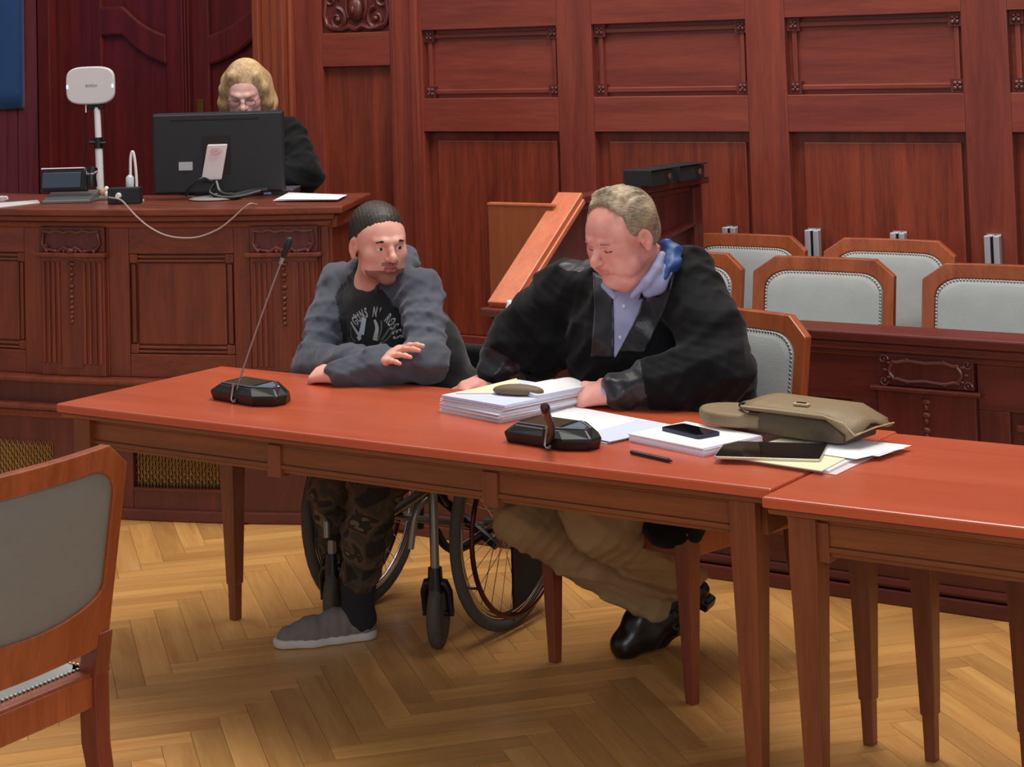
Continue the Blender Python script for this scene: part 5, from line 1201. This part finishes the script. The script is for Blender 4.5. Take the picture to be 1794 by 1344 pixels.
for pts, w, m in (([(-.028, .028), (-.034, .0), (-.040, -.022)], (.016, .020), M_printb), ([(.008, .022), (.016, -.005), (.008, -.040)], (.008, .016), M_print), ([(.030, .020), (.030, -.01), (.018, -.042)], .005, M_printd),
                  ([(-.078, .015), (-.058, -.012), (-.040, -.028)], .006, M_print), ([(-.070, .022), (-.050, .0)], .005, M_printd), ([(-.072, .005), (-.055, -.02), (-.03, -.045), (.0, -.05)], .006, M_print),
                  ([(-.055, -.03), (-.03, -.052), (.01, -.058)], .008, M_printb), ([(.06, .0), (.045, -.02), (.03, -.04)], .006, M_printd), ([(.070, -.005), (.055, -.03), (.03, -.05)], .004, M_printd),
                  ([(-.080, .0), (-.078, -.03), (-.06, -.05)], .004, M_printd), ([(.045, .03), (.07, .01), (.078, -.02)], .004, M_printd), ([(-.07, .038), (-.06, .028), (-.05, .04)], .004, M_print), ([(.03, -.045), (.01, -.062), (-.02, -.066)], .004, M_print)): strip(pts, w, m)
# trousers, socks, shoes
S = SDF(); S.ell(pel+Vector((0, 0, -.02)), (.18, .14, .09), .04)
S.chain([hipR, mixp(hipR, kR, .5), kR, mixp(kR, aR, .5), aR], [.088, .078, .068, .064, .058], .03); S.chain([hipL, mixp(hipL, kL, .5), kL, mixp(kL, aL, .5), mixp(kL, aL, .86)], [.088, .078, .068, .064, .056], .03)
S.disp = folds(.014, 1.1, 1.3); o, _, _ = sdf_obj('trousers', S, M_camo, pd, .0055); fix(o, pd)
S = SDF(); S.chain([mixp(kL, aL, .75), aL, heelL+Vector((-.01, -.01, .07))], [.046, .047, .050], .02); S.ell(heelL+Vector((0, 0, .05)), (.040, .040, .04), .02); o, _, _ = sdf_obj('sock', S, M_sock, pd, .005); fix(o, pd)
M_shg = plain('grey_knit', (116, 110, 106), .85, noise=.15, nscale=50, bump=.4, bscale=300); M_sole = plain('white_sole', (196, 188, 180), .6)
for h_, t_ in ((heelL, toeL), (heelR, toeR)):
    S = SDF(); shoe(S, h_, t_, .046); S.plane((0, 0, .018), (0, 0, -1), .002)
    if h_ is heelL: S.cap(aL, h_+Vector((-.01, 0, .07)), .036, .036, .006, 'sub')
    S.disp = lambda P: .0015*np.sin(P[:, 0]*150+P[:, 1]*150)
    o, _, _ = sdf_obj('shoe', S, M_shg, pd, .0045); fix(o, pd)
    S = SDF(); d_ = t_-h_; S.chain([h_+Vector((0, 0, .014)), h_+d_*.3+Vector((0, 0, .014)), h_+d_*.62+Vector((0, 0, .014)), h_+d_*.92+Vector((0, 0, .016))], [.042, .041, .049, .039], .02)
    S.plane((0, 0, .026), (0, 0, 1), .003); S.plane((0, 0, .001), (0, 0, -1), .003); o, _, _ = sdf_obj('shoe_sole', S, M_sole, pd, .0045); fix(o, pd)

# ---------------------------------------------------------------- man in the black robe
pl_ = thing('person', 'older man in a black robe over a pale blue shirt, looking down at papers', 'person', (-2.7, 4.8, 0))
hc2 = Py(1086, 413, 4.56); T2 = head_T(hc2, -14, 20, 3); neck2 = Vector((-2.70, 4.70, 1.075))
sR = Py(990, 512, 4.76); sL = Py(1212, 520, 4.73); eR = Py(898, 606, 4.70); eL = Py(1262, 655, 4.60); wR = Py(862, 662, 4.63); wL = Py(1074, 688, 4.455)
pe2 = Vector((-2.72, 4.88, .56)); h2R = pe2+Vector((-.11, -.03, 0)); h2L = pe2+Vector((.11, -.03, 0)); k2R = Py(918, 905, 4.44); k2L = Py(1045, 905, 4.40)
a2R = Py(1140, 1052, 4.80); a2L = Py(1192, 1010, 4.86)
print('LAW', [tuple(round(c, 2) for c in v) for v in (sR, sL, eR, eL, wR, wL, k2R, k2L, a2R, a2L, hc2)])
S = SDF(); head(S, T2, 1.0, nose=1.02); S.cap(T2 @ Vector((0, .03, -.06)), neck2+Vector((0, .03, 0)), .062, .058, .03)
S.chain([neck2, mixp(sR, sL, .5), Vector((-2.72, 4.82, .8)), pe2], [.045, .08, .1, .1], .03)
for a, b, c in ((sR, eR, wR), (sL, eL, wL)): S.chain([mixp(sR, sL, .5), a, b, c], [.05, .045, .038, .028], .02)
for a, b, c in ((h2R, k2R, a2R), (h2L, k2L, a2L)): S.chain([pe2, a, b, c], [.08, .06, .045, .035], .02)
toe2R = Pz(1092, 1140, .02); toe2L = Vector((a2L.x-.08, a2L.y-.02, .02))
S.cap(a2R, mixp(a2R, toe2R, .8), .035, .025); S.cap(a2L, mixp(a2L, toe2L, .6), .035, .025)
hand(S, wR, Py(800, 686, 4.56), (0, -.25, 1), -1, (12, 18, 12), 1.02, .12); hand(S, wL, Py(1000, 692, 4.43), (.1, -.55, .8), 1, (48, 50, 34), 1.04, .04, .7)
o, _, _ = sdf_obj('body', S, [M_skin2, plain('lips_soft', (212, 130, 120), .5), M_eyew, M_iris, M_lash], pl_, .0032, face_mat(T2)); fix(o, pl_)
S = SDF(); S.ell((0, .022, .040), (.0925, .103, .088), .01, T=T2); S.ell((0, .075, -.01), (.072, .045, .06), .02, T=T2)
S.ell((0, -.088, .045), (.072, .085, .078), .030, 'sub', T=T2); S.ell((0, -.05, -.075), (.11, .10, .080), .02, 'sub', T=T2)
for s in (-1, 1): S.ell((s*.085, .008, -.012), (.02, .024, .036), .008, 'sub', T=T2)
for i in range(9):
    u = -.05+.0125*i; S.chain([(u, -.030+.0*u, .112-abs(u)*.35), (u-.004, .0, .132-abs(u)*.4), (u-.008, .06, .118-abs(u)*.3)], [.008, .010, .006], .010, T=T2)
S.disp = lambda P: .0016*np.sin(loc_(P, T2)[:, 0]*330+2*np.sin(P[:, 2]*40))
o, _, _ = sdf_obj('hair', S, hairmat('grey_brown_hair', (104, 90, 72), (192, 172, 142), (60, 60, 260)), pl_, .0032); fix(o, pl_)
M_brow2 = plain('grey_brow', (150, 112, 92), .8)
for s in (-1, 1): eb = SDF(); eb.chain([(s*.016, -.0980, .0200), (s*.030, -.0970, .0235), (s*.046, -.0875, .0185)], [.0024, .0030, .0018], .003, T=T2); o, _, _ = sdf_obj('eyebrow', eb, M_brow2, pl_, .0016); fix(o, pl_)
# robe
md2 = mixp(sR, sL, .5); axs = (sL-sR).normalized(); fwd2 = Vector((axs.y, -axs.x, 0)).normalized()
def torso2(S, g=0):
    S.ell(md2+Vector((0, .02, -.13)), (.215+g, .155+g, .21+g), .05, R=(0, 0, math.radians(-8))); S.ell(Vector((-2.715, 4.84, .76)), (.235+g, .19+g, .22+g), .06)
    S.ell(md2+Vector((.01, .05, .01)), (.17+g, .10+g, .09+g), .05, R=(0, 0, math.radians(-8)))
S = SDF(); torso2(S)
S.ell(pe2+Vector((0, 0, 0)), (.24, .19, .12), .06)
S.chain([neck2+Vector((.03, .03, -.02)), sL, mixp(sL, eL, .5)+Vector((.015, 0, 0)), eL+Vector((0, 0, .005)), mixp(eL, wL, .5), mixp(eL, wL, .93)], [.07, .088, .088, .080, .070, .052], .04)
S.chain([neck2+Vector((-.03, .03, -.02)), sR, mixp(sR, eR, .5), eR, mixp(eR, wR, .80)], [.07, .084, .084, .076, .052], .04)
S.ell(Py(925, 632, 4.70), (.085, .05, .055), .05); S.ell(Py(960, 610, 4.72), (.08, .06, .07), .05)
for p, r in ((Py(1230, 700, 4.62), (.09, .06, .05)), (Py(1160, 700, 4.58), (.10, .05, .035))): S.ell(p, r, .04)
S.cap(neck2+Vector((.005, -.03, .12)), neck2+Vector((0, .01, -.01)), .062, .066, .012, 'sub')
S.disp = folds(.0115, 1.0, 2.2)
cA, cB = neck2+Vector((0, -.02, 0)), md2+fwd2*.15+Vector((-.01, 0, -.30))
def seg_d(P, a, b): a, b = A3(a), A3(b); ba = b-a; t = np.clip((P-a) @ ba/(ba @ ba), 0, 1); return np.linalg.norm(P-a-t[:, None]*ba, axis=1)
def robem(P):
    m = np.zeros(len(P)); u = (P-A3(md2)) @ A3(axs); f = (P-A3(md2)) @ A3(fwd2); z = P[:, 2]
    m[(z > neck2.z-.065) & (np.abs(u) < .19) & (f < .06)] = 1
    for e, w_, t0, t1 in ((eL, wL, .70, 1.1), (eR, wR, .5, 1.1)):
        ba = A3(w_)-A3(e); tt = (P-A3(e)) @ ba/(ba @ ba); d = np.linalg.norm(P-A3(e)-tt[:, None]*ba, axis=1); m[(tt > t0) & (tt < t1) & (d < .09)] = 1
    return m
S.chain([h2R, mixp(h2R, k2R, .42)], [.125, .11], .04); S.chain([h2L, mixp(h2L, k2L, .42)], [.125, .115], .04)
S.ell(Py(1206, 462, 4.76), (.060, .07, .055), .05); S.chain([Py(1125, 905, 4.56), Py(1165, 918, 4.515), Py(1205, 925, 4.50)], [.052, .050, .046], .04)
ro, RV, RF = sdf_obj('robe', S, [M_robe, M_satin], pl_, .005, robem); fix(ro, pl_)
bvr = BVHTree.FromPolygons([tuple(v) for v in RV], [tuple(int(i) for i in f) for f in RF])
vd = Vector((-.47, .86, -.10)).normalized()      # wrapping direction, roughly square to his chest
def wrap_poly(name, left, right, mat, off, par, n=26, m=8):
    """cloth panel between two edge lines laid on the robe; edges are lists of points floating before the chest"""
    L, R = catmull(left, 8), catmull(right, 8); V = []; fs = []
    for i in range(n+1):
        t = i/n; a = L[min(int(t*(len(L)-1)), len(L)-1)]; b = R[min(int(t*(len(R)-1)), len(R)-1)]
        for j in range(m+1):
            p = mixp(a, b, j/m)-vd*.3; h_ = bvr.ray_cast(p, vd, .8); V.append((h_[0]-vd*off) if h_[0] is not None else mixp(a, b, j/m))
    for i in range(n):
        for j in range(m): fs.append((i*(m+1)+j, i*(m+1)+j+1, (i+1)*(m+1)+j+1, (i+1)*(m+1)+j))
    o = MB().add(V, fs).build(name, mat, par, smooth=True, solid=.003); fix(o, par); return o
Yc = md2.y-.15
q_ = lambda *p: [Py(x, y, Yc) for x, y in p]
shf = wrap_poly('shirt_front', q_((1066, 490), (1072, 535), (1075, 580), (1076, 626)), q_((1158, 470), (1132, 525), (1106, 575), (1078, 627)), M_shirt, .002, pl_)
wrap_poly('lapel', q_((1036, 478), (1040, 540), (1038, 590), (1035, 626)), q_((1070, 490), (1074, 540), (1075, 600), (1073, 626)), M_satin, .0035, pl_)
wrap_poly('lapel', q_((1146, 468), (1124, 530), (1102, 585), (1084, 616)), q_((1186, 462), (1168, 530), (1144, 590), (1128, 620)), M_satin, .0035, pl_)
MB().tube([Py(1100, 496, Yc-.012), Py(1090, 540, Yc-.012), Py(1080, 600, Yc-.012)], .0007, 4)
for px, py in ((1092, 538), (1086, 592)):
    p = Py(px, py, Yc)-vd*.3; h_ = bvr.ray_cast(p, vd, .8); b_o = MB().ball(h_[0]-vd*.005, (.0055, .0035, .0055), 10, 6).build('shirt_button', M_white, shf, smooth=True); b_o.matrix_parent_inverse = Matrix.Identity(4)
S = SDF(); S.chain([Py(1160, 446, 4.615), Py(1150, 470, 4.59), Py(1132, 494, 4.555), Py(1108, 518, 4.53)], [.010, .013, .013, .008], .008); S.chain([Py(1166, 476, 4.625), Py(1150, 498, 4.60), Py(1136, 510, 4.575)], [.020, .024, .018], .02); S.chain([Py(1060, 500, 4.545), Py(1076, 520, 4.525)], [.012, .008], .008)
o, _, _ = sdf_obj('shirt_collar', S, M_shirt, pl_, .004); fix(o, pl_)
S = SDF(); S.chain([Py(1166, 428, 4.67), Py(1178, 440, 4.68), Py(1176, 462, 4.65), Py(1162, 488, 4.60)], [.014, .022, .021, .010], .02); S.disp = folds(.007, 2.2, .2)
o, _, _ = sdf_obj('blue_collar_lining', S, M_blue, pl_, .0045); fix(o, pl_)
S = SDF(); S.cap(mixp(eL, wL, .94), mixp(eL, wL, 1.0), .036, .035, .004); o, _, _ = sdf_obj('shirt_cuff', S, M_shirt, pl_, .004); fix(o, pl_)
S = SDF(); S.ell(pe2, (.20, .16, .11), .04)
S.chain([h2R, mixp(h2R, k2R, .5), k2R, mixp(k2R, a2R, .5), a2R], [.098, .090, .080, .068, .058], .03)
St = S; St.chain([h2L, mixp(h2L, k2L, .5), k2L, mixp(k2L, a2L, .5), a2L], [.098, .092, .085, .078, .068], .03); St.disp = folds(.014, 1.1, 3.1)
o, _, _ = sdf_obj('trousers', St, M_khaki, pl_, .0055); fix(o, pl_)
for an, tp in ((a2R, toe2R), (a2L, toe2L)):
    S = SDF(); dn = (tp-an); hl = an+Vector((.045, .03, -.04)); S.chain([an, mixp(an, tp, .45)+Vector((0, 0, .0)), mixp(an, tp, .9)], [.044, .042, .040], .02)
    S.chain([hl, mixp(hl, tp, .5)+Vector((.0, 0, -.012)), tp+Vector((0, 0, .018))], [.028, .036, .034], .02); S.box(hl+Vector((.004, .01, -.03)), (.028, .026, .016), .006, .006, R=(.3, .4, 0)); S.plane((0, 0, .004), (0, 0, -1), .003)
    o, _, _ = sdf_obj('shoe', S, M_shoe, pl_, .0045); fix(o, pl_)

# ---------------------------------------------------------------- judge behind the bench
pj = thing('person', 'woman with long fair hair and glasses in a black robe behind the monitor', 'person', (-5.5, 6.1, .3))
hj = Py(430, 160, 6.12); Tj = head_T(hj, 34, 24, 0); nj = Vector((hj.x-.02, hj.y+.04, hj.z-.15)); aj = Vector((.82, .57, 0)); fj = Vector((.57, -.82, 0))
jR = nj-aj*.17+Vector((0, 0, -.075)); jL = nj+aj*.165+Vector((0, 0, -.05)); ejL = Py(532, 308, 6.16); ejR = jR+(ejL-jL)-aj*.10; wjL = ejL-aj*.20+fj*.14; wjR = ejR+aj*.16+fj*.16
wjL.z = wjR.z = 1.195; ejL.z = max(ejL.z, 1.20); pej = Vector((nj.x-.06*0, nj.y+.08, .84))
print('JUD', [tuple(round(c, 2) for c in v) for v in (hj, nj, jR, jL, ejL, wjL, ejR, wjR)])
S = SDF(); head(S, Tj, .0, nose=.97); S.cap(Tj @ Vector((0, .02, -.06)), nj, .048, .052, .03); S.chain([nj, nj+Vector((0, .05, -.3)), pej], [.05, .08, .08], .03)
for a, b, c in ((jR, ejR, wjR), (jL, ejL, wjL)): S.chain([nj+Vector((0, 0, -.06)), a, b, c], [.04, .04, .03, .024], .02); hand(S, c, c+fj*.1-aj*.02+Vector((0, 0, -.01)), (0, 0, 1), 1 if c is wjL else -1, (25, 30, 20), .9)
for s in (-1, 1): k_ = pej+fj*.40+aj*s*.09; S.chain([pej, k_, Vector((k_.x, k_.y+.05, .36))], [.07, .055, .04], .02); S.cap(Vector((k_.x, k_.y+.05, .35)), Vector((k_.x+.05, k_.y-.08, .325)), .03, .022)
o, _, _ = sdf_obj('body', S, [M_skin3, M_lip, M_eyew, M_iris, M_lash], pj, .0032, face_mat(Tj)); fix(o, pj)
S = SDF(); S.ell((0, .022, .042), (.086, .103, .092), .01, T=Tj)
for s in (-1, 1):
    S.chain([(s*.05, -.04, .09), (s*.080, -.035, .03), (s*.088, -.020, -.04), (s*.085, .0, -.10), (s*.082, .01, -.155)], [.022, .022, .026, .028, .022], .02, T=Tj)
    S.chain([(s*.06, .05, .02), (s*.075, .055, -.08), (s*.06, .05, -.17)], [.05, .045, .035], .03, T=Tj)
S.chain([(0, .09, 0), (0, .09, -.15)], [.06, .05], .03, T=Tj)
S.ell((0, -.105, -.008), (.060, .066, .084), .010, 'sub', T=Tj); S.chain([(0, -.10, .09), (0, -.04, .138), (0, .03, .140)], [.004, .004, .003], .006, 'sub', T=Tj)
S.disp = lambda P: .0005*np.sin(np.arctan2(loc_(P, Tj)[:, 1]-.02, loc_(P, Tj)[:, 0])*26+.4*np.sin(P[:, 2]*18))
o, _, _ = sdf_obj('hair', S, hairmat('fair_hair', (146, 112, 78), (226, 196, 146), (150, 150, 14)), pj, .0034); fix(o, pj)
g = MB()
for s in (-1, 1): g.tube([Tj @ Vector((s*.032+.022*math.cos(a), -.108+.012*abs(math.cos(a))*.3, -.002+.016*math.sin(a))) for a in [2*math.pi*k/20 for k in range(20)]], .0011, 5, closed=True); g.tube([Tj @ Vector(p) for p in ((s*.053, -.104, .002), (s*.075, -.06, .004), (s*.082, .0, .004))], .0012, 5)
g.tube([Tj @ Vector(p) for p in ((-.010, -.109, .0), (0, -.114, .003), (.010, -.109, .0))], .0012, 5)
o = g.build('glasses', plain('thin_metal_frame', (120, 100, 110), .3, .8), pj, smooth=True); fix(o, pj)
S = SDF(); S.ell(nj+Vector((0, .05, -.24)), (.18, .13, .20), .05, R=(0, 0, math.radians(34))); S.ell(nj+Vector((0, .06, -.44)), (.19, .16, .22), .05); S.ell(pej, (.20, .17, .12), .05)
for a, b, c in ((jR, ejR, wjR), (jL, ejL, wjL)): S.chain([nj+Vector((0, .03, -.05)), a, mixp(a, b, .5), b, mixp(b, c, .85)], [.058, .072, .074, .072, .055], .04)
S.cap(nj+Vector((0, -.02, .12)), nj+Vector((0, 0, -.02)), .052, .055, .01, 'sub')
for s in (-1, 1): k_ = pej+fj*.40+aj*s*.09; S.chain([pej, k_, Vector((k_.x, k_.y+.04, .55))], [.10, .09, .11], .05)
S.disp = folds(.013, 1.0, 5.0); o, _, _ = sdf_obj('robe', S, M_robe, pj, .006); fix(o, pj)
# black office chair carrying her
oc_ = thing('office_chair', 'black office chair under the woman behind the monitor', 'chair', (pej.x+.02, pej.y+.03, .30), math.radians(34))
MB().bb(-.23, .23, -.20, .22, .37, .43).build('seat', M_blackm, oc_, bevel=.02); MB().bb(-.20, .20, .26, .30, .50, .72).build('backrest', M_blackm, oc_, bevel=.015); MB().tube([(0, .2, .39), (0, .29, .42), (0, .29, .6)], .015, 8).build('back_bar', M_black, oc_)
MB().tube([(0, 0, .06), (0, 0, .38)], .025, 12).build('gas_column', M_chrome, oc_)
for k in range(5):
    a = 2*math.pi*k/5+.3; MB().tube([(0, 0, .075), (.24*math.cos(a), .24*math.sin(a), .06)], [.02, .012], 8).build('foot', M_black, oc_); MB().ball((.24*math.cos(a), .24*math.sin(a), .027), (.024, .024, .026), 10, 8).build('castor', M_black, oc_, smooth=True)
S = SDF(); hb = Py(880, 578, 5.05); S.ell(hb+Vector((.03, .02, -.02)), (.055, .045, .075), .02); S.cap(hb+Vector((.03, .02, .03)), hb+Vector((.02, .02, .08)), .03, .012, .03); S.disp = folds(.006, 1.8, .9)
pbag = thing('plastic_bag', 'rounded white plastic bag hanging behind the lawyer\'s sleeve on the wheelchair handle', 'bag', (hb.x, hb.y, hb.z))
o, _, _ = sdf_obj('bag_body', S, M_white, pbag, .005); fix(o, pbag)
